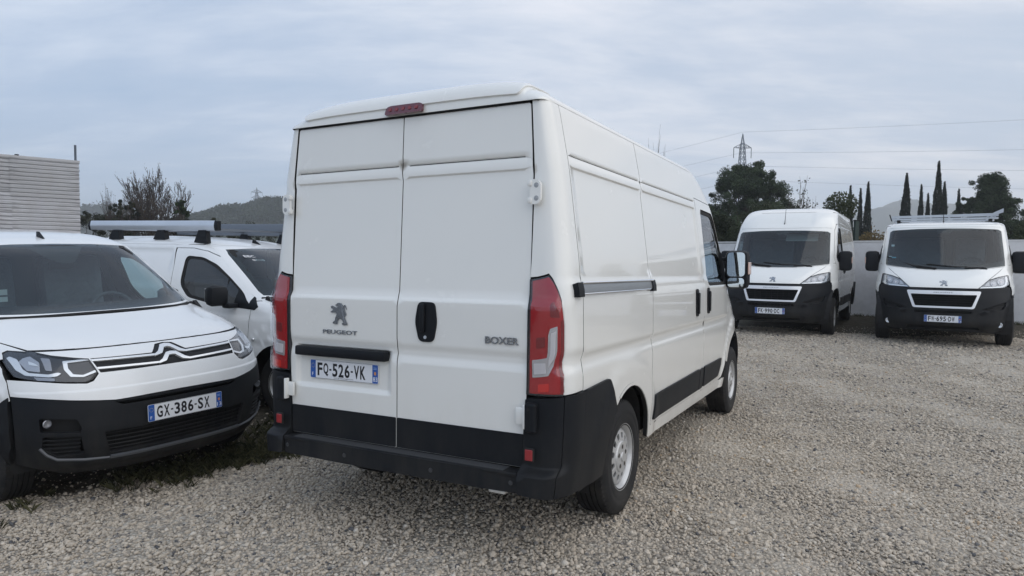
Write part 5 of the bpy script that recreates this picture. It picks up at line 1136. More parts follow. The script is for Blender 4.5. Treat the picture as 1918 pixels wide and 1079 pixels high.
    panel('windscreen_frame', PT, root, sur, B.front(.002), fo, holes=[glass], step=.06, xs=fx, depth=.008, dark=False)
    inner = np.array([(v_*.945, w_+.052) for v_, w_ in pr]+[(.700, 1.30), (.60, 1.60), (.555, 1.668), (.23, 1.690)]+([(.13, 1.60), (.06, 1.555), (-.03, 1.555), (-.10, 1.60)] if sensor else [(.10, 1.66), (-.10, 1.66)])+[(-.20, 1.690), (-.555, 1.668), (-.60, 1.60), (-.700, 1.30)])
    panel('windscreen_band', GAP, root, glass, B.front(-.004), fo, holes=[inner], step=.07, depth=0, rim=False)
    panel('windscreen', glassm, root, glass, B.front(-.001), fo, step=.08, xs=fx[np.abs(fx) < .75], depth=0, rim=False)
    m = MB(); m.tube([(float(B.U(v_, 1.195))+.004, -v_, 1.190) for v_ in np.linspace(-.80, .80, 13)], .016, 6)
    for sgn in (1, -1): m.prism(rpoly([(0, 0), (.13, -.02), (.02, .055)], .01, 2), (2.46, -sgn*.775, 1.165), (1, 0, 0), (0, 0, 1), (0, -sgn, 0), .03)
    m.build('cowl_strip', GAP, root, smooth=40)
    # bonnet
    seam = lambda v: 1.030+.004*(abs(v)/.7)
    hood = [(v_, float(seam(v_))) for v_ in np.linspace(-.73, .73, 15)]+[(.80, 1.075), (.812, 1.12), (.79, 1.178)]+[(v_, float(wsb(v_))-.022) for v_ in np.linspace(.72, -.72, 9)]+[(-.79, 1.178), (-.812, 1.12), (-.80, 1.075)]
    panel('bonnet', PT, root, hood, lambda v, w: st3(B.U(v, w)+.02*sm(.66, .54, np.abs(v))*sm(1.18, 1.12, w)*sm(1.03, 1.07, w), v, w), fo, step=.03, xs=fx, depth=.02)
    panel('bonnet_gap_shade', GAP, root, [(v_, 1.018) for v_ in np.linspace(-.70, .70, 11)]+[(v_, 1.045) for v_ in np.linspace(.70, -.70, 11)], B.front(-.012), fo, step=.05, xs=fx[np.abs(fx) < .7], depth=0)  # dark strip behind the bonnet seam, painted as the gap's shade
    for sg in (1, -1):
        wt = [(.74, 1.028), (.806, 1.072), (.818, 1.12), (.797, 1.178), (bnd(1.18), 1.18), (bnd(1.13), 1.13), (bnd(1.08), 1.08), (bnd(1.03), 1.03), (bnd(.98), .98), (.838, .985), (.825, 1.020), (.80, 1.034)]
        panel('wing_top', PT, root, [(sg*a, b) for a, b in wt], FS, fo, step=.03, xs=fx, depth=.02)
        hl = np.array([(.486, .980), (.55, .990), (.65, 1.010), (.715, 1.028), (.79, 1.034), (.825, 1.015), (.838, .985), (.838, .93), (.828, .885), (.78, .868), (.65, .848), (.545, .838), (.515, .850), (.480, .888)])
        lm = panel('headlight', LAMPD, root, hl*[sg, 1], B.front(-.030), fo, step=.03, xs=fx, depth=.02)
        def hp(nm, mt, poly, off, r_=.005): return panel(nm, mt, lm, rpoly([(sg*a, b) for a, b in poly], r_), B.front(off), fo, step=.02, depth=.008)
        hp('daylight_strip', SILV, [(.808, 1.000), (.822, .99), (.815, .925), (.79, .893), (.70, .880), (.665, .885), (.645, .900), (.66, .905), (.70, .896), (.775, .908), (.790, .93), (.79, .985)], -.016)
        hp('lamp_reflector', mat('lamp_reflector_grey', (.42, .43, .46), .22, .7, .4), [(.765, .99), (.80-.01, .97), (.775, .92), (.73, .91), (.715, .965), (.735, 1.0)], -.022); hp('lamp_bulb', SILV, [(.76, .955), (.725, .945), (.735, .96), (.755, .975)], -.012)
        hp('lamp_reflector', mat('lamp_grey', (.30, .31, .34), .25, .5, .5), [(.70, .99), (.665, .985), (.68, .915), (.705, .92)], -.018)
        hp('daylight_frame', SILV, [(.618, .968), (.50, .972), (.487, .965), (.60, .958), (.608, .925), (.595, .890), (.55, .882), (.483, .905), (.481, .893), (.55, .870), (.61, .877), (.628, .92)], -.014)
        hp('lower_lamp', MATS['lamp_grey'], [(.76, .882), (.68, .872), (.68, .855), (.75, .862)], -.020, .002)
        panel('headlight_glass', CLEAR, lm, hl*[sg, 1], B.front(-.001), fo, step=.04, xs=fx, depth=.01)
    # white nose: between bonnet seam and black bumper
    lowb = [(bnd(.78), .768), (.80, .762), (.60, .735), (.42, .716), (.2, .722), (0, .724)]
    nose = [(0, 1.022), (.4, 1.023), (.73, 1.021)]+[(.712, 1.020), (.65, 1.004), (.55, .984), (.490, .975), (.474, .884), (.510, .842), (.545, .830), (.65, .840), (.785, .860), (.834, .878), (bnd(.878), .878)]+lowb
    nose = [(0, 1.024), (.4, 1.025), (.705, 1.023), (.65, 1.004), (.55, .984), (.492, .975), (.475, .884), (.510, .842), (.545, .830), (.65, .840), (.785, .860), (bnd(.868), .866), (bnd(.78), .768), (.80, .762), (.60, .735), (.42, .716), (.2, .722), (0, .724)]
    ring = nose+[(-a, b) for a, b in nose[::-1][1:-1]]
    slot = rpoly([(-.466, .888), (.466, .888), (.486, .975), (.118, .969), (.060, 1.014), (0, 1.0195), (-.060, 1.014), (-.118, .969), (-.486, .975)], .006)
    ns = panel('nose_panel', PT, root, ring, lambda v, w: st3(B.U(v, w)+.010*sm(.80, .78, w), v, w), fo, holes=[slot], step=.035, xs=fx, ys=[.78, .79, .80], depth=.02)
    m = MB(); m.prism([(-.60, .87), (.60, .87), (.5, 1.02), (-.5, 1.02)], (3.31, 0, 0), (0, 1, 0), (0, 0, 1), (1, 0, 0), .01); m.build('emblem_backing', GAP, ns)
    panel('emblem_band', mat('satin_black', (.006, .007, .009), .45, 0, 0, .3), ns, slot*[.995, 1], B.front(-.012), fo, step=.04, xs=[-.1, .1], depth=.01)
    def bar(name, pts, h0, off):
        pts = np.array(pts); up = pts+[0, h0]; poly = np.concatenate([pts, up[::-1]])
        return panel(name, TRIM, ns, poly, B.front(off), fo, step=.03, depth=.014)
    for dy, nm in ((0, 'chrome_bar'), (-.048, 'chrome_bar')):
        e0 = .486 if dy == 0 else .474
        for sg in (1, -1): bar(nm, [(sg*a, b+dy) for a, b in ((e0, .960), (.30, .957), (.108, .9515))], .0105, .006)
        hp_ = [(.110, .948), (.075, .958), (.030, .998), (.0, 1.000), (-.030, .998), (-.075, .958), (-.110, .948)]
        lo_ = [(-.075, .940), (-.058, .944), (-.022, .975), (0, .978), (.022, .975), (.058, .944), (.075, .940)]
        top_ = [(.112, .9605), (.080, .974), (.034, 1.010), (0, 1.014), (-.034, 1.010), (-.080, .974), (-.112, .9605)]
        poly = np.array([(a, b+dy) for a, b in top_]+[(-.112, .951+dy)]+[(a, b+dy+.018) for a, b in lo_]+[(.112, .951+dy)])
        panel('chevron_emblem', TRIM, ns, poly, B.front(.012), fo, step=.02, depth=.016)
    # black bumper
    half = [(0, .718), (.2, .716), (.42, .710), (.60, .729), (.80, .756), (bnd(.78), .762), (bnd(.6), .60), (bnd(.45), .45), (bnd(.36), .33), (.66, .26), (.40, .25), (0, .25)]
    ring = half+[(-a, b) for a, b in half[::-1][1:-1]]
    g1 = rpoly([(-.375, .680), (.375, .680), (.43, .703), (-.43, .703)], .008); g2 = rpoly([(-.455, .375), (.455, .375), (.492, .522), (-.492, .522)], .015)
    fg = [rpoly([(s_*.775, .635), (s_*.618, .620), (s_*.600, .560), (s_*.61, .535), (s_*.775, .548)], .012) for s_ in (1, -1)]
    lv = [rpoly([(s_*.765, .520), (s_*.605, .510), (s_*.585, .395), (s_*.70, .385), (s_*.765, .440)], .012) for s_ in (1, -1)]
    fb = panel('front_bumper', BLACKP, root, ring, lambda v, w: st3(B.U(v, w)+.012+.02*sm(.36, .34, w)*sm(.27, .30, w), v, w), fo, holes=[g1, g2]+fg+lv, step=.04, xs=fx, ys=[.34, .36], depth=.03)
    def gb(name, a0, a1, w_, off=-.012, r_=.005, n=9, mt=BLACKP):
        m = MB(); m.tube([(float(B.U(v_, w_))+off, -v_, w_) for v_ in np.linspace(a0, a1, n)], r_, 6); return m.build(name, mt, fb, smooth=40)
    for k in range(5): gb('grille_bar', -.475, .475, .40+k*.026)
    for k in range(1): gb('grille_bar', -.40, .40, .692, r_=.003)
    for v_ in np.linspace(-.42, .42, 12):
        m = MB(); m.tube([(float(B.U(v_, .38))-.020, -v_, .378), (float(B.U(v_, .52))-.020, -v_, .52)], .003, 5); m.build('grille_upright', BLACKP, fb)
    m = MB(); V = []; vv_ = np.linspace(-.66, .66, 15)
    for v_ in vv_:
        for w_ in (.27, .72): V.append((float(B.U(v_, w_))-.055, -v_, w_))
    m.add(V, [(2*i, 2*i+1, 2*i+3, 2*i+2) for i in range(14)]); m.build('grille_backing', GAP, fb)
    for sg in (1, -1):
        m = MB(); V = []
        for v_ in np.linspace(.58, .80, 6):
            for w_ in (.36, .66): V.append((float(B.U(v_, w_))-.05, -sg*v_, w_))
        m.add(V, [(2*i, 2*i+1, 2*i+3, 2*i+2) for i in range(5)]); m.build('scoop_backing', GAP, fb)
        for k in range(4):
            w_ = .415+k*.026; m = MB(); m.tube([(float(B.U(v_, w_))-.006, -sg*v_, w_) for v_ in (.60, .66, .72, .765)], .0055, 5); m.build('louvre', BLACKP, fb, smooth=40)
        m = MB(); u0 = float(B.U(.735, .60)); m.lathe([(.0001, -.004), (.018, -.002), (.021, .003), (.026, 0)], 18, axis='x', c=(u0-.014, -sg*.738, .598)); m.build('fog_lamp', MATS['lamp_grey'], fb, smooth=40)
        m = MB(); m.tube([(float(B.U(a, b))+.022, -sg*a, b) for a, b in ((.775, .445), (.745, .400), (.70, .366), (.58, .352), (.455, .345))], .010, 6); m.build('bumper_lip', mat('grey_plastic', (.075, .08, .09), .4), fb, smooth=40)
        q = [(E(.33), .33), (E(.45), .45), (E(.6), .6), (E(.76), .760), (3.145, .70)]+arc(W, .36, ra, 60, 2, 9)+[(3.19, .33)]
        panel('bumper_side', BLACKP, root, q, B.side(sg, .012), (0, sg, 0), step=.05, depth=.03)
    panel('bumper_lip', MATS['grey_plastic'], fb, [(-.455, .338), (.455, .338), (.455, .352), (-.455, .352)], B.front(.034), fo, step=.06, depth=.02)
    plate(fb, (3.705, -.26, .546), (0, 1, 0), (0, 0, 1), (1, 0, 0), number, dept, dealer=False)
    # roof aerial
    m = MB(); zr = float(B.roof(np.array(1.52), np.array(.0))[2]); m.prism([(-.075, 0), (.055, 0), (-.045, .060), (-.065, .062)], (1.50, -.009+.0, zr-.004), (1, 0, 0), (0, 0, 1), (0, 1, 0), .018); m.build('roof_aerial', BLACKP, root)
    # cabin
    m = MB(); m.box(1.95, 2.60, -.74, .74, .80, 1.14, .09); m.box(2.05, 2.35, .08, .30, 1.10, 1.20, .02); db = m.build('dashboard', INTER, root, smooth=40)
    if papers:
        m = MB(); m.box(2.00, 2.03, .10, .34, 1.13, 1.22, .004, rot=Matrix.Rotation(R(-20), 3, 'Y')); m.build('touch_screen', GAP, db)
        for (a_, b_, c2, d2) in ((.30, .39, 1.30, 1.345), (.30, .375, 1.245, 1.285)):
            m = MB(); m.box(1.60, 1.602, -b_, -a_, c2, d2); m.build('paper_tag', PAPER, root)
    steering(root, 1.98, -.36, 1.13, .18, 60)
    for v_ in (-.36, .36): seat(root, 1.42, v_, .62, papers)
    m = MB(); m.box(.93, .95, -.70, .70, .45, 1.70); m.build('bulkhead', mat('bulkhead_grey', (.10, .105, .11), .7), root)
    m = MB(); m.box(.95, 1.50, -.52, .52, 1.675, 1.69); m.box(.95, 2.6, -.70, .70, .45, .52); m.build('headliner', mat('headliner_grey', (.16, .165, .17), .8), root)
    if sensor:
        m = MB(); m.prism(rpoly([(-.22, 1.69), (.23, 1.69), (.10, 1.66), (.045, 1.555), (-.035, 1.555), (-.09, 1.66)], .008), (0, 0, 0), (0, -1, 0), (0, 0, 1), (1, 0, 0), .001)
        pts = m.V[0]; 
        for p in pts: p[0] = float(B.U(-p[1], p[2]))-.010
        m.build('camera_housing', GAP, root)
        m = MB(); m.box(1.86, 1.88, -.12+.02, .12-.02, 1.50, 1.56, .012); m.build('interior_mirror', GAP, root)
        put_text('windscreen_sticker', 'CLIM', (float(B.U(-.62, 1.27))+.004, .585, 1.255), (-.15, .99, .02), (-.70, 0, .71), (.71, 0, .70), .014, .04, INKW, root)
    if note:
        P0 = np.array([float(B.U(.40, 1.63))+.012, -.545, 1.610]); ax = np.array([.12, .99, 0]); ay = np.array([-.85, 0, .52]); az = np.array([.52, 0, .85])
        put_text('chalk_note', 'BBC', P0, ax, ay, az, .045, .14, INKW, root); put_text('chalk_note', '07/10', P0-ay*.075+ax*.06, ax, ay, az, .038, .15, INKW, root)
    if rails:
        for sg in (1, -1):
            y = -sg*.62; m = MB(); L0, L1 = (-.66, 1.53) if sg > 0 else (-.66, 1.60)
            prof = rpoly([(-.030, -.058), (.022, -.058), (.034, 0), (.022, .058), (-.030, .058)], .012, 3)
            V = [(L0, y+(-sg)*a, 1.965+b*(1 if sg > 0 else 1.35)) for a, b in prof]+[(L1, y+(-sg)*a, 1.955+b*(1 if sg > 0 else 1.35)) for a, b in prof]; n = len(prof)
            m.add(V, [(i, (i+1) % n, n+(i+1) % n, n+i) for i in range(n)]); rl = m.build('roof_rail', ALU if sg > 0 else mat('shade_dark_rail_metal', (.16, .18, .21), .4, .5), root, smooth=30)  # far rail gets a darker metal: its shaded face put into the colour
            for x0, x1 in ((L0-.045, L0), (L1, L1+.045)):
                m = MB(); V = [(x0, y+(-sg)*a*.9, 1.96+b*.92) for a, b in prof]+[(x1, y+(-sg)*a, 1.96+b) for a, b in prof] if x0 < 0 else [(x0, y+(-sg)*a, 1.955+b) for a, b in prof]+[(x1, y+(-sg)*a*.9, 1.955+b*.92) for a, b in prof]
                m.add(V, [(i, (i+1) % n, n+(i+1) % n, n+i) for i in range(n)]+[tuple(range(n)), tuple(range(n, 2*n))]); m.build('rail_end_cap', BLACKP, rl, smooth=30)
            for u_ in (1.31, .62, -.20):
                zr = float(B.roof(np.array(u_), np.array(.55))[2])-.02
                m = MB(); m.prism([(-.105, zr), (.105, zr), (.085, 1.905), (-.030, 1.905)], (u_, y-.03, 0), (1, 0, 0), (0, 0, 1), (0, 1, 0), .06); m.build('rail_foot', BLACKP, rl)
        for u_ in (1.31, .62, -.20):
            m = MB(); m.box(u_-.02, u_+.02, -.60, .60, 1.915, 1.935); m.build('cross_bar', mat('shade_dark_rail_metal', (.16, .18, .21), .4, .5), root)
    return root, B
# ------------------------------------------------------------------ rendered wall behind the right-hand vans
WA, WB_ = np.array((4.3, 21.05)), np.array((16.4, 11.04)); wd_ = (WB_-WA)/np.linalg.norm(WB_-WA); wn = np.array((-wd_[1], wd_[0]))
root = thing('boundary_wall', 'long pale rendered wall behind the two forward-facing vans', 'wall', loc=(WA[0], WA[1], 0))
def wall_mat():
    m = mat('grey_render', (.74, .74, .755), .9, bump=(30, .25, .01), var=(1.3, .08), dirt=((.42, .41, .39), 3.0, .45)); return m
Lw = float(np.linalg.norm(WB_-WA)); nseg = 5
for i in range(nseg):
    a, b = Lw*i/nseg+.004, Lw*(i+1)/nseg-.004; m = MB(); mid = WA+wd_*(a+b)/2; z0 = float(gz(*mid))-.25; top = 1.985+.012*((i*7) % 3)
    P = lambda s, n_, z: (wd_[0]*s+wn[0]*n_, wd_[1]*s+wn[1]*n_, z)
    V = [P(s, n_, z) for s in (a, b) for n_ in (0, .20) for z in (z0, top)]; m.add(V, [(0, 1, 3, 2), (4, 6, 7, 5), (0, 4, 5, 1), (2, 3, 7, 6), (1, 5, 7, 3), (0, 2, 6, 4)]); m.build('wall_section', wall_mat(), root)
m = MB(); V = [P(s, n_, z) for s in (-.02, Lw+.02) for n_ in (-.015, .215) for z in (2.005, 2.035)]; m.add(V, [(0, 1, 3, 2), (4, 6, 7, 5), (0, 4, 5, 1), (2, 3, 7, 6), (1, 5, 7, 3), (0, 2, 6, 4)]); m.build('coping', mat('pale_coping', (.72, .72, .72), .85, var=(4, .1)), root)
# fence posts and mesh above the hedge side
for k, s in enumerate((5.55,)):
    p = WA+wd_*s+wn*.45; r2 = thing('fence_post', 'dark green steel fence post beside the brown-leaved bush, above the wall', 'fence post', loc=(p[0], p[1], .15))
    m = MB(); m.box(-.05, .05, -.05, .05, -.2, 2.40, .01); m.build('post_shaft', mat('dark_green_paint', (.012, .028, .022), .5), r2); m = MB(); m.box(-.06, .06, -.06, .06, 2.40, 2.43, .01); m.build('post_cap', GAP, r2)
# ------------------------------------------------------------------ corrugated shed on the left
c0 = np.array((-12.51, 20.01)); dr_ = np.array((-13.83+12.51, 18.75-20.01)); dr_ = dr_/np.linalg.norm(dr_); back = np.array((dr_[1], -dr_[0])); back = -back if back[1] < 0 else back
root = thing('metal_shed', 'pale shed of ribbed horizontal metal sheets behind the left van', 'shed', loc=(c0[0], c0[1], 0))
SHEET = mat('pale_ribbed_metal', (.47, .475, .50), .45, .25, bump=(2, .3, .05), var=(.9, .10), dirt=((.30, .26, .24), 2.0, .35))
SHEET2 = mat('pale_ribbed_metal_aged', (.43, .435, .455), .5, .25, bump=(2, .3, .05), var=(1.3, .12), dirt=((.28, .25, .23), 2.6, .4))
def sheet(s0, s1, z0, z1, off, mt, axis=dr_, nrm=-back, o0=(0, 0), name='metal_sheet', seed=0):
    pitch = .112; pr = []; z = z0; r_ = random.Random(seed)
    while z < z1-1e-6:
        for dz, dn in ((0, 0), (.018, .026), (.072, .030), (.090, .004)): pr.append((dn, z+dz))
        z += pitch
    pr = [(a, min(b, z1)) for a, b in pr]; ns = 7; V = []
    for k in range(ns):
        s = s0+(s1-s0)*k/(ns-1)
        for a, b in pr:
            wob = .006*math.sin(s*2.1+b*1.7+seed)+(r_.uniform(-.006, .010) if k in (0, ns-1) else 0); q = np.array(o0)+axis*s+nrm*(a+off+wob); V.append((q[0], q[1], b))
    n = len(pr); m = MB(); m.add(V, [(k*n+i, k*n+i+1, (k+1)*n+i+1, (k+1)*n+i) for k in range(ns-1) for i in range(n-1)]); return m.build(name, mt, root, fix=False)
zz = [(.10, 1.12), (1.10, 2.12), (2.10, 3.12), (3.10, 4.17)]
for j, (a, b) in enumerate(zz):
    for i, (s0, s1) in enumerate(((-.02, 1.62), (1.58, 4.2), (4.16, 7.2))):
        sheet(s0+.01*((i+j) % 2), s1, a, b, .012*((i+j) % 2), SHEET if (i*3+j) % 3 else SHEET2, seed=i*5+j)
for j, (a, b) in enumerate(zz): sheet(0.02, 3.0, a, b, 0, SHEET2, axis=back, nrm=-dr_, seed=j+40, name='side_sheet')
m = MB(); P2 = lambda s, n_, z: (dr_[0]*s+back[0]*n_, dr_[1]*s+back[1]*n_, z)
V = [P2(s, n_, z) for s in (-.03, 7.2) for n_ in (-.045, .05) for z in (4.15, 4.215)]; m.add(V, [(0, 1, 3, 2), (4, 6, 7, 5), (0, 4, 5, 1), (2, 3, 7, 6), (1, 5, 7, 3), (0, 2, 6, 4)]); m.build('top_flashing', SHEET2, root)
m = MB(); V = [P2(s, n_, z) for s in (.05, 7.2) for n_ in (.06, 3.0) for z in (0, 4.12)]; m.add(V, [(0, 1, 3, 2), (4, 6, 7, 5), (0, 4, 5, 1), (2, 3, 7, 6), (1, 5, 7, 3), (0, 2, 6, 4)]); m.build('shed_core', GAP, root)
m = MB(); q = P2(.06, .03, 0); m.box(q[0]-.022, q[0]+.022, q[1]-.022, q[1]+.022, 4.0, 4.66); m.build('corner_post', mat('post_grey', (.10, .12, .15), .6), root)
m = MB(); q = P2(1.45, .0, 0); m.box(q[0]-.04, q[0]+.04, q[1]-.03, q[1]+.03, 4.21, 4.25); m.build('roof_bracket', GAP, root)
# ------------------------------------------------------------------ hedge and bushes behind the wall
def bushrow(name, label, s0, s1, n0, n1, h, n, leafm, leaf=.05, cat='hedge', lump=.22, seed=0, group=None, stuff=False):
    r_ = np.random.default_rng(seed); root_ = thing(name, label, cat, loc=(WA[0], WA[1], 0), group=group)
    k = max(12, int((s1-s0)*(n1-n0)*h*2.2)); S = r_.uniform(s0, s1, k); N_ = r_.uniform(n0, n1, k); T = r_.random(k)
    hh = h*(1-.12+.10*np.sin(S*2.3+seed)+.07*np.sin(S*5.1)); Zc = .3+T*(hh-.45); n = int(n*1.9); idx = r_.integers(0, k, n); d = r_.normal(size=(n, 3)); d /= np.linalg.norm(d, axis=1)[:, None]; rr = (.30+.25*r_.random(k))[idx]*(r_.random(n)**.4); ss = S[idx]+d[:, 0]*rr; nn = N_[idx]+d[:, 1]*rr; z = Zc[idx]+d[:, 2]*rr*.9
    C_ = np.stack([wd_[0]*ss+wn[0]*nn, wd_[1]*ss+wn[1]*nn, z+.1], 1); tn = r_.uniform(.05, .85, k)[idx]
    mb = MB()
    for i in range(0, k, 4): mb.tube([(wd_[0]*S[i]+wn[0]*N_[i], wd_[1]*S[i]+wn[1]*N_[i], 0), (wd_[0]*(S[i]+.1)+wn[0]*N_[i], wd_[1]*(S[i]+.1)+wn[1]*N_[i], Zc[i])], [.02, .006], 4)
    # sprigs standing out of the outline
    ns = max(6, int((s1-s0)*5)); sp = []
    for i in range(ns):
        s = r_.uniform(s0, s1); q = r_.uniform(n0, n1); b0 = h*(.80+.1*math.sin(s*2.3+seed)); ln = r_.uniform(.15, .45); a = r_.normal(0, .25, 2); p0 = np.array([wd_[0]*s+wn[0]*q, wd_[1]*s+wn[1]*q, b0]); p1 = p0+np.array([a[0]*ln, a[1]*ln, ln+.1]); mb.tube([p0, p1], [.008, .003], 3)
        for t in np.linspace(.2, 1, 9): sp.append(p0+(p1-p0)*t+r_.normal(0, .03, 3))
    mb.build('stems', BARK, root_)['kind'] = 'stuff'; C_ = np.concatenate([C_, np.array(sp)]); tn = np.concatenate([tn, np.full(len(sp), .7)])
    leaves('foliage', leafm, root_, C_, leaf*.72, tn, .5); return root_
bushrow('hedge', 'dark leafy hedge rising behind the wall, left of the high-roof van', -2.2, 2.3, .9, 2.6, 3.3, 30000, G_HEDGE, seed=1)
bushrow('bush', 'green leafy bush behind the high-roof van roof', 2.0, 5.5, .6, 1.8, 3.0, 24000, G_HEDGE, cat='bush', seed=2, group='bushes behind the wall')
bushrow('bush', 'brown-leaved bush between the two forward-facing vans', 5.65, 7.1, .45, 1.3, 2.75, 8000, G_BROWN, .045, cat='bush', seed=3, group='bushes behind the wall')
bushrow('bush', 'low green bush behind the roof rack', 7.0, 8.9, .8, 1.8, 2.35, 10000, G_HEDGE, cat='bush', seed=4, group='bushes behind the wall')
bushrow('hedge', 'tall dark hedge above the wall at the right edge', 9.0, 14.5, .9, 2.6, 3.0, 42000, G_HEDGE, seed=5)
m = []; T_ = []
for i in range(1500):
    s_ = rng.uniform(.5, 14.5); q = WA+wd_*s_-wn*rng.gamma(1.2, .10); z = float(gz(*q))
    for _ in range(4):
        a = rng.uniform(0, 6.28); ln = rng.uniform(.03, .13); m.append(((q[0]-.004, q[1], z), (q[0]+.004, q[1], z), (q[0]+math.cos(a)*ln*.6, q[1]+math.sin(a)*ln*.6, z+ln*.8)))
me = mesh_np('weeds', np.array(m).reshape(-1, 3), [np.arange(len(m)*3).reshape(-1, 3)]); a = me.attributes.new('tone', 'FLOAT', 'POINT'); a.data.foreach_set('value', rng.random(len(m)*3).astype(np.float32)); tag(link('weeds', me, G_GRASS, None), 'weeds along the foot of the pale wall', kind='stuff')
# ------------------------------------------------------------------ trees
x, y = gxy(1398, 45); crown_tree('pine_tree', 'big dark round-headed pine in front of the near pylon', x, y, 7.25, 5.2, G_PINE, .04, 150, 300, .10, seed=3)
x, y = gxy(1345, 40); crown_tree('evergreen_tree', 'lower dark evergreen left of the big pine', x, y, 4.3, 3.4, G_PINE, .05, 40, 300, .09, seed=4)
x, y = gxy(1490, 30); bare_tree('young_tree', 'thin open-branched young tree right of the big pine', x, y, 4.75, .9, 31, dens=5, leafy=5, lm=G_HEDGE)
x, y = gxy(1852, 50); crown_tree('fir_tree', 'pointed conifer at the far right among rounder trees', x, y, 6.25, 4.6, G_PINE, .02, 150, 220, .10, shape='cone', seed=6)
x, y = gxy(1815, 52); crown_tree('evergreen_tree', 'rounded evergreen left of the pointed conifer', x, y, 5.2, 2.4, G_PINE, .1, 40, 260, .10, seed=7)
x, y = gxy(1888, 50); crown_tree('evergreen_tree', 'spreading evergreen right of the pointed conifer', x, y, 4.9, 2.6, G_PINE, .1, 36, 260, .10, seed=9)
x, y = gxy(1440, 34); crown_tree('evergreen_tree', 'broad dark bushes below the big pine', x, y, 3.9, 5.0, G_HEDGE, .03, 60, 260, .08, seed=12)
def cypress(px, top, wpx, dist, label, seed):
    x, y = gxy(px, dist); z0 = float(gz(x, y)); hor = 478.7+(px-959)*.008; D = dist*math.cos(math.atan((px-959)/1293.4)); h = (hor-top)/1293.4*D+1.594-z0; r_ = np.random.default_rng(seed); wd = wpx/1293.4*D
    root_ = thing('cypress_tree', label, 'cypress', loc=(x, y, z0), group='cypresses in a row beyond the wall'); mb = MB(); mb.tube([(0, 0, 0), (0, 0, h*.9)], [.10, .02], 6); mb.build('trunk', BARK, root_)
    n = int(2600+1500*h*wd/4); t = r_.random(n)**1.25; rad = wd*.5*np.minimum(1, (t/.12)**.5)*(1-t**1.7)**.85; a = r_.uniform(0, 2*math.pi, n); q = rad*(.72+.28*r_.random(n)**.5)*(1+.14*np.sin(a*3+t*19)+.09*np.sin(a*5-t*31))
    leaves('crown', G_CYP, root_, np.stack([q*np.cos(a), q*np.sin(a), t*h], 1), .11, .25+.25*np.sin(a*4+t*23), .35, 1.2)
for args in ((1588, 350, 16, 58, 'small cypress alone, leftmost of the row above the high-roof van', 1), (1607, 355, 13, 60, 'shorter cypress of the close pair right of the leftmost one', 2), (1621, 343, 19, 60, 'taller cypress of the close pair right of the leftmost one', 3),
    (1692, 327, 26, 55, 'broad cypress standing alone above the left end of the roof rack', 4), (1720, 348, 15, 60, 'narrow cypress just right of the broad lone one', 5), (1733, 364, 14, 61, 'shortest cypress, left of the tallest one', 6),
    (1751, 305, 24, 57, 'tallest cypress of the row', 7), (1763, 343, 20, 59, 'cypress leaning on the right side of the tallest one', 8), (1790, 356, 15, 62, 'rightmost small cypress before the rounded evergreens', 9)): cypress(*args)
x, y = gxy(1228, 29); bare_tree('bare_tree', 'bare twigs showing above the roof of the central van', x, y, 6.75, .75, 21, dens=4)
x, y = gxy(287, 35); bare_tree('bare_tree', 'wide bare-branched tree above the silver roof rail', x, y, 5.5, 2.3, 5, group='leafless trees on the left', dens=8, leafy=1)
x, y = gxy(228, 36); bare_tree('bare_tree', 'smaller leafless tree left of the wide bare one', x, y, 4.65, 1.35, 9, group='leafless trees on the left', dens=6, leafy=1)
x, y = gxy(237, 34); crown_tree('evergreen_shrub', 'dark grey-green shrub below the smaller leafless tree', x, y, 4.1, 1.4, G_GREY, .05, 26, 260, .07, cat='shrub', seed=13)
x, y = gxy(341, 33); crown_tree('young_pine', 'young pine with upright shoots right of the wide bare tree', x, y, 3.95, 1.0, G_PINE, .1, 26, 120, .09, cat='tree', seed=14, shape='spike')
for i, (px, hh, wd, dd, lb) in enumerate(((165, 3.5, 3.4, 42, 'grey-green scrub right of the metal shed'), (215, 3.3, 3.0, 38, 'brushwood under the left end of the silver rail'), (275, 3.35, 3.4, 36, 'brown brushwood at the foot of the wide bare tree'), (335, 3.3, 3.0, 37, 'brushwood below the young pine'), (400, 3.2, 3.4, 40, 'scrub behind the middle of the compact van roof'), (470, 3.2, 3.6, 42, 'scrub behind the dark far rail'))):
    x, y = gxy(px, dd); crown_tree('scrub_bush', lb, x, y, hh, wd, G_GREY if i not in (2,) else leafmat('brown_scrub', (.035, .026, .020), (.10, .075, .055)), .02, 30, 240, .07, cat='bush', seed=30+i, group='scrub beyond the left vans')
# ------------------------------------------------------------------ hills
def hill(name, px0, px1, dist, depth, prof, material, label, res=60):
    A0, A1 = math.atan((px0-959)/1293.4), math.atan((px1-959)/1293.4); V = []; n = res; m_ = 18
    for j in range(m_):
        d = dist+depth*(j/(m_-1)-.5)*2*.9; k = math.cos((j/(m_-1)-.5)*math.pi)**.8 if 0 < j < m_-1 else 0
        for i in range(n):
            a = A0+(A1-A0)*i/(n-1); px = 959+1293.4*math.tan(a); h = prof(px)*k; V.append((d*math.sin(a), d*math.cos(a), h*(1+.05*math.sin(i*.9+j)*k)-1.5))
    me = mesh_np(name, np.array(V), [np.array([(j*n+i, j*n+i+1, (j+1)*n+i+1, (j+1)*n+i) for j in range(m_-1) for i in range(n-1)])]); me.shade_smooth(); o = link(name, me, material, None); tag(o, kind='structure'); return o, np.array(V).reshape(m_, n, 3)
hf = mat('wooded_hill', (.030, .042, .026), .95, var=(.05, .3)); pale = mat('pale_hill', (.12, .13, .11), .95, var=(.01, .35))
pL = lambda px: 400/1293.4*(float(np.interp(px, [240, 330, 380, 440, 500, 620, 850, 1100, 1300, 1420], [2, 52, 63, 76, 88, 104, 74, 40, 14, 0])))+1.6
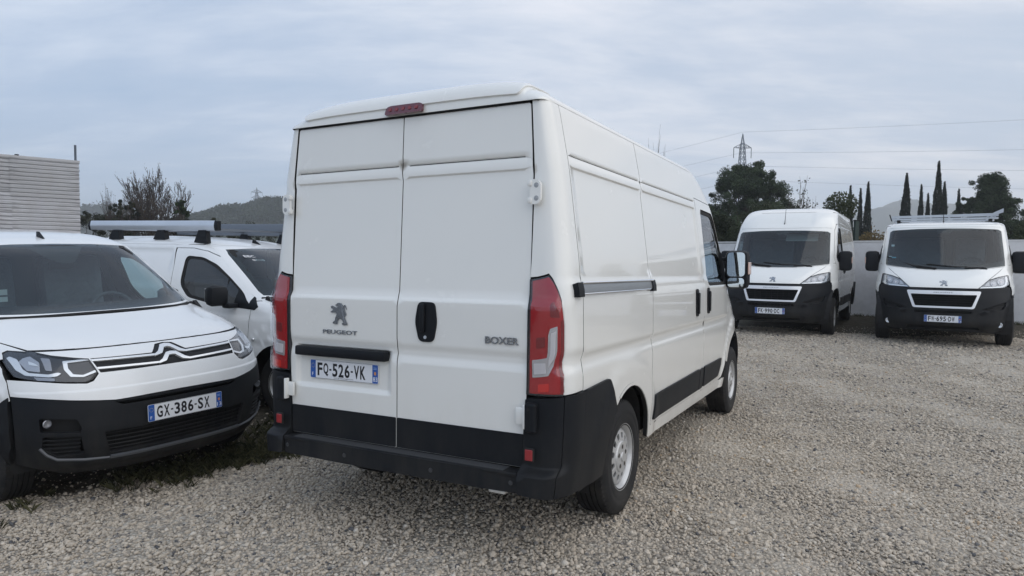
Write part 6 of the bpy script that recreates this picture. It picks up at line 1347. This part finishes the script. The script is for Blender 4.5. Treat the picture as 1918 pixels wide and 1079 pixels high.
oL, GL = hill('hill', 240, 1420, 400, 90, pL, hf, 'wooded hill', res=110)
pM = lambda px: 700/1293.4*float(np.interp(px, [-650, 60, 150, 210, 260, 400], [4, 48, 62, 66, 58, 20]))+1.6
oM, GM = hill('hill', -700, 420, 700, 120, pM, hf, 'low hill')
pR = lambda px: 1150/1293.4*float(np.interp(px, [1300, 1560, 1620, 1650, 1690, 1740, 1800, 1900, 2100], [35, 62, 78, 90, 94, 90, 84, 70, 60]))+1.6
oR, GR = hill('hill', 1250, 2100, 1150, 260, pR, pale, 'far hill')
def wood(name, G, n, size, label, per=36):
    j, i = rng.uniform(2, G.shape[0]*.62, n), rng.uniform(0, G.shape[1]-1.01, n); j0, i0 = j.astype(int), i.astype(int); fj, fi = (j-j0)[:, None], (i-i0)[:, None]
    P = G[j0, i0]*(1-fj)*(1-fi)+G[j0, i0+1]*(1-fj)*fi+G[j0+1, i0]*fj*(1-fi)+G[j0+1, i0+1]*fj*fi; P = P[P[:, 2] > .5]; n = len(P); sz = rng.uniform(.6, 1.25, n)*size
    C_, idx = clumps(P+[0, 0, 1]*(sz*.5)[:, None], sz*.62, per, 1.0); o = leaves(name, G_WOOD, None, C_, size*.16, rng.uniform(0, .8, n)[idx], .6); tag(o, label, kind='stuff'); return o
wood('wooded_slope', GL, 10500, 3.6, 'dark green wood covering the hill on the left', 30)
wood('distant_wood', GM, 1500, 7.5, 'distant wood on the low hill beside the shed', 24)
# ------------------------------------------------------------------ pylons and lines
STL = mat('galvanised_steel', (.13, .16, .20), .6, .3)
def pylon(px, dist, h, label, arms, w0, rr):
    x, y = gxy(px, dist); root_ = thing('electricity_pylon', label, 'pylon', loc=(x, y, 0), group='lattice pylons'); root_.rotation_euler = (0, 0, -math.atan((px-959)/1293.4)+.35)
    def wdt(z): return w0*(1-z/h*.86) if z < h*.93 else w0*.14*(h-z)/(h*.07)+.02
    mb = MB(); lev = [0]; 
    while lev[-1] < h*.93: lev.append(lev[-1]+max(1.0, wdt(lev[-1])*1.05))
    lev[-1] = h*.93; lev.append(h)
    for sx in (-1, 1):
        for sy in (-1, 1): mb.tube([(sx*wdt(z)/2, sy*wdt(z)/2, z) for z in lev], rr*1.3, 4)
    mb.build('tower_leg', STL, root_); mb = MB()
    for a, b in zip(lev[:-1], lev[1:]):
        A_, B_ = wdt(a)/2, wdt(b)/2
        for s in (-1, 1):
            mb.tube([(-A_, s*A_, a), (B_, s*B_, b)], rr, 3); mb.tube([(A_, s*A_, a), (-B_, s*B_, b)], rr, 3); mb.tube([(s*A_, -A_, a), (s*B_, B_, b)], rr, 3); mb.tube([(s*A_, A_, a), (s*B_, -B_, b)], rr, 3)
    mb.build('cross_bracing', STL, root_)
    for (z, half) in arms:
        for s in (-1, 1):
            mb = MB(); w_ = wdt(z)/2
            for sy in (-1, 1): mb.tube([(s*w_, sy*w_, z), (s*half, 0, z+.05)], rr, 3); mb.tube([(s*w_*.9, sy*w_, z+half*.45), (s*half, 0, z+.1)], rr, 3)
            for t in (.35, .7): mb.tube([(s*(w_+(half-w_)*t), 0, z), (s*(w_+(half-w_)*(t-.2)), 0, z+half*.45*(1-t+.1))], rr, 3)
            mb.build('cross_arm', STL, root_)
            mb = MB(); mb.tube([(s*half, 0, z), (s*half, 0, z-2.6)], [.10, .10], 5); mb.build('insulator', mat('insulator_glass', (.10, .12, .14), .3), root_)
    return root_
pylon(1385, 190, 33.6, 'lattice pylon behind the big pine, nearer and larger', ((30.6, 2.4), (21.4, 2.6)) if False else ((29.9, 2.3), (19.3+3.9, 2.4)), 4.4, .07)
pl = pylon(482, 600, 55, 'tiny lattice pylon on the wooded hill at left', ((51, 4.6), (46.5, 4.6), (42, 5.0)), 7, .16)
def wire(pts, label, r_=.028):
    """overhead line through points (px, py, distance)"""
    P = []
    for px, py, d in pts: x, y = gxy(px, d); hor = 478.7+(px-959)*.008; D = d*math.cos(math.atan((px-959)/1293.4)); P.append((x, y, (hor-py)/1293.4*D+1.594))
    Q = []
    for a, b in zip(P[:-1], P[1:]):
        for t in np.linspace(0, 1, 14)[:-1]: q = np.array(a)*(1-t)+np.array(b)*t; q[2] -= 1.2*4*t*(1-t)*.35; Q.append(q)
    Q.append(P[-1]); m = MB(); m.tube(Q, r_, 4); tag(m.build('power_line', mat('wire_grey', (.42, .46, .52), .6), None), label, 'power line', 'overhead lines at the near pylon')
wire([(700, 418, 330), (1385, 250, 190), (2400, 199, 190)], 'topmost overhead line, meeting the tip of the near pylon')
wire([(700, 440, 330), (1383, 288, 190), (2400, 270, 190)], 'second overhead line from the top at the near pylon')
wire([(700, 465, 330), (1388, 312, 190), (2400, 322, 190)], 'third overhead line from the top, entering the pine top')
wire([(700, 480, 330), (1388, 338, 190), (2400, 364, 190)], 'lowest overhead line, passing behind the cypress tops')
# ------------------------------------------------------------------ grass tufts at the edge of the left soil
def tufts():
    n = 430; t = rng.random(n); P = np.stack([-2.72+1.05*t+rng.normal(0, .12, n), 4.86+1.05*t+rng.normal(0, .16, n)], 1); P2_ = np.stack([rng.uniform(-2.4, -1.6, 260), rng.uniform(5.6, 7.2, 260)], 1); P3 = np.stack([rng.uniform(-4.6, -3.0, 90), rng.uniform(3.8, 4.6, 90)], 1); P = np.concatenate([P, P2_, P3])
    V, F, T = [], [], []
    for (x, y) in P:
        z = float(gz(x, y)); k = rng.integers(5, 11); tt = rng.random()
        for _ in range(k):
            a = rng.uniform(0, 6.28); ln = rng.uniform(.025, .085); w_ = .0022; dx, dy = math.cos(a), math.sin(a); ox, oy = x+rng.normal(0, .012), y+rng.normal(0, .012); sp = rng.uniform(.3, 1.1); b = len(V)
            V += [(ox-dy*w_, oy+dx*w_, z), (ox+dy*w_, oy-dx*w_, z), (ox+dx*ln*sp*.4+dy*w_*.7, oy+dy*ln*sp*.4-dx*w_*.7, z+ln*.6), (ox+dx*ln*sp, oy+dy*ln*sp, z+ln*.85)]; F += [(b, b+1, b+2), (b, b+2, b+3)]; T += [tt]*4
    m_ = mesh_np('grass', np.array(V), [np.array(F)]); a = m_.attributes.new('tone', 'FLOAT', 'POINT'); a.data.foreach_set('value', np.array(T, np.float32)); o = link('grass', m_, G_GRASS, None); tag(o, 'short weedy grass at the edge of the bare soil', kind='stuff')
tufts()
# ------------------------------------------------------------------ pale air between here and the hills
hz = MB(); hz.box(-900, 1500, -40, 1750, -9, 104); ho = hz.build('haze', None, None); tag(ho, kind='stuff')
hm = bpy.data.materials.new('haze_air'); hm.use_nodes = True; t = hm.node_tree; t.nodes.remove(t.nodes['Principled BSDF']); pv = t.nodes.new('ShaderNodeVolumePrincipled'); pv.inputs['Color'].default_value = (.93, .96, 1.0, 1); pv.inputs['Density'].default_value = .00075; pv.inputs['Anisotropy'].default_value = .2
t.links.new(pv.outputs[0], t.nodes['Material Output'].inputs['Volume']); ho.data.materials.append(hm)
_k = .018
POSE = dict(main=(-.1802, 4.6877, -.0059, 1.0788, .0168, -.0107), FW=(9.29, 15.015, .15, -2.11), FK=(6.982, 16.501, .148, -2.101), B1=(-5.2283, 6.8165, -.0546, -.6161, -.0016, .0245), B2=(-4.43, 8.965, -.044, -.457, .0097, -.005))
V1, BB1 = bigvan('large white high-roof van seen from behind, rear doors closed, in the centre', pose_matrix(*POSE['main']), True, 'FQ-526-VK', '83', 'large white panel vans')
V2, _ = bigvan('white high-roof van facing the camera, nearer of the pair to the central van', pose_matrix(*POSE['FK']), True, 'FK-990-DC', '13', 'large white panel vans', fine=False, headliner=True, mz=-.12)
V3, _ = bigvan('white low-roof van facing the camera with an aluminium roof rack, far right', pose_matrix(*POSE['FW']), False, 'FW-695-DW', '13', 'large white panel vans', fine=False, fogs=True, mz=-.12, rack=True)
V4, _ = smallvan('small white van with chrome double-chevron nose, cropped by the left edge', pose_matrix(*POSE['B1']), 'GX-386-SX', '13', 'compact white vans', sensor=True, papers=True)
V5, _ = smallvan('small white van with silver roof rails, behind the chevron-nosed van', pose_matrix(*POSE['B2']), None, '13', 'compact white vans', rails=True, note=True)
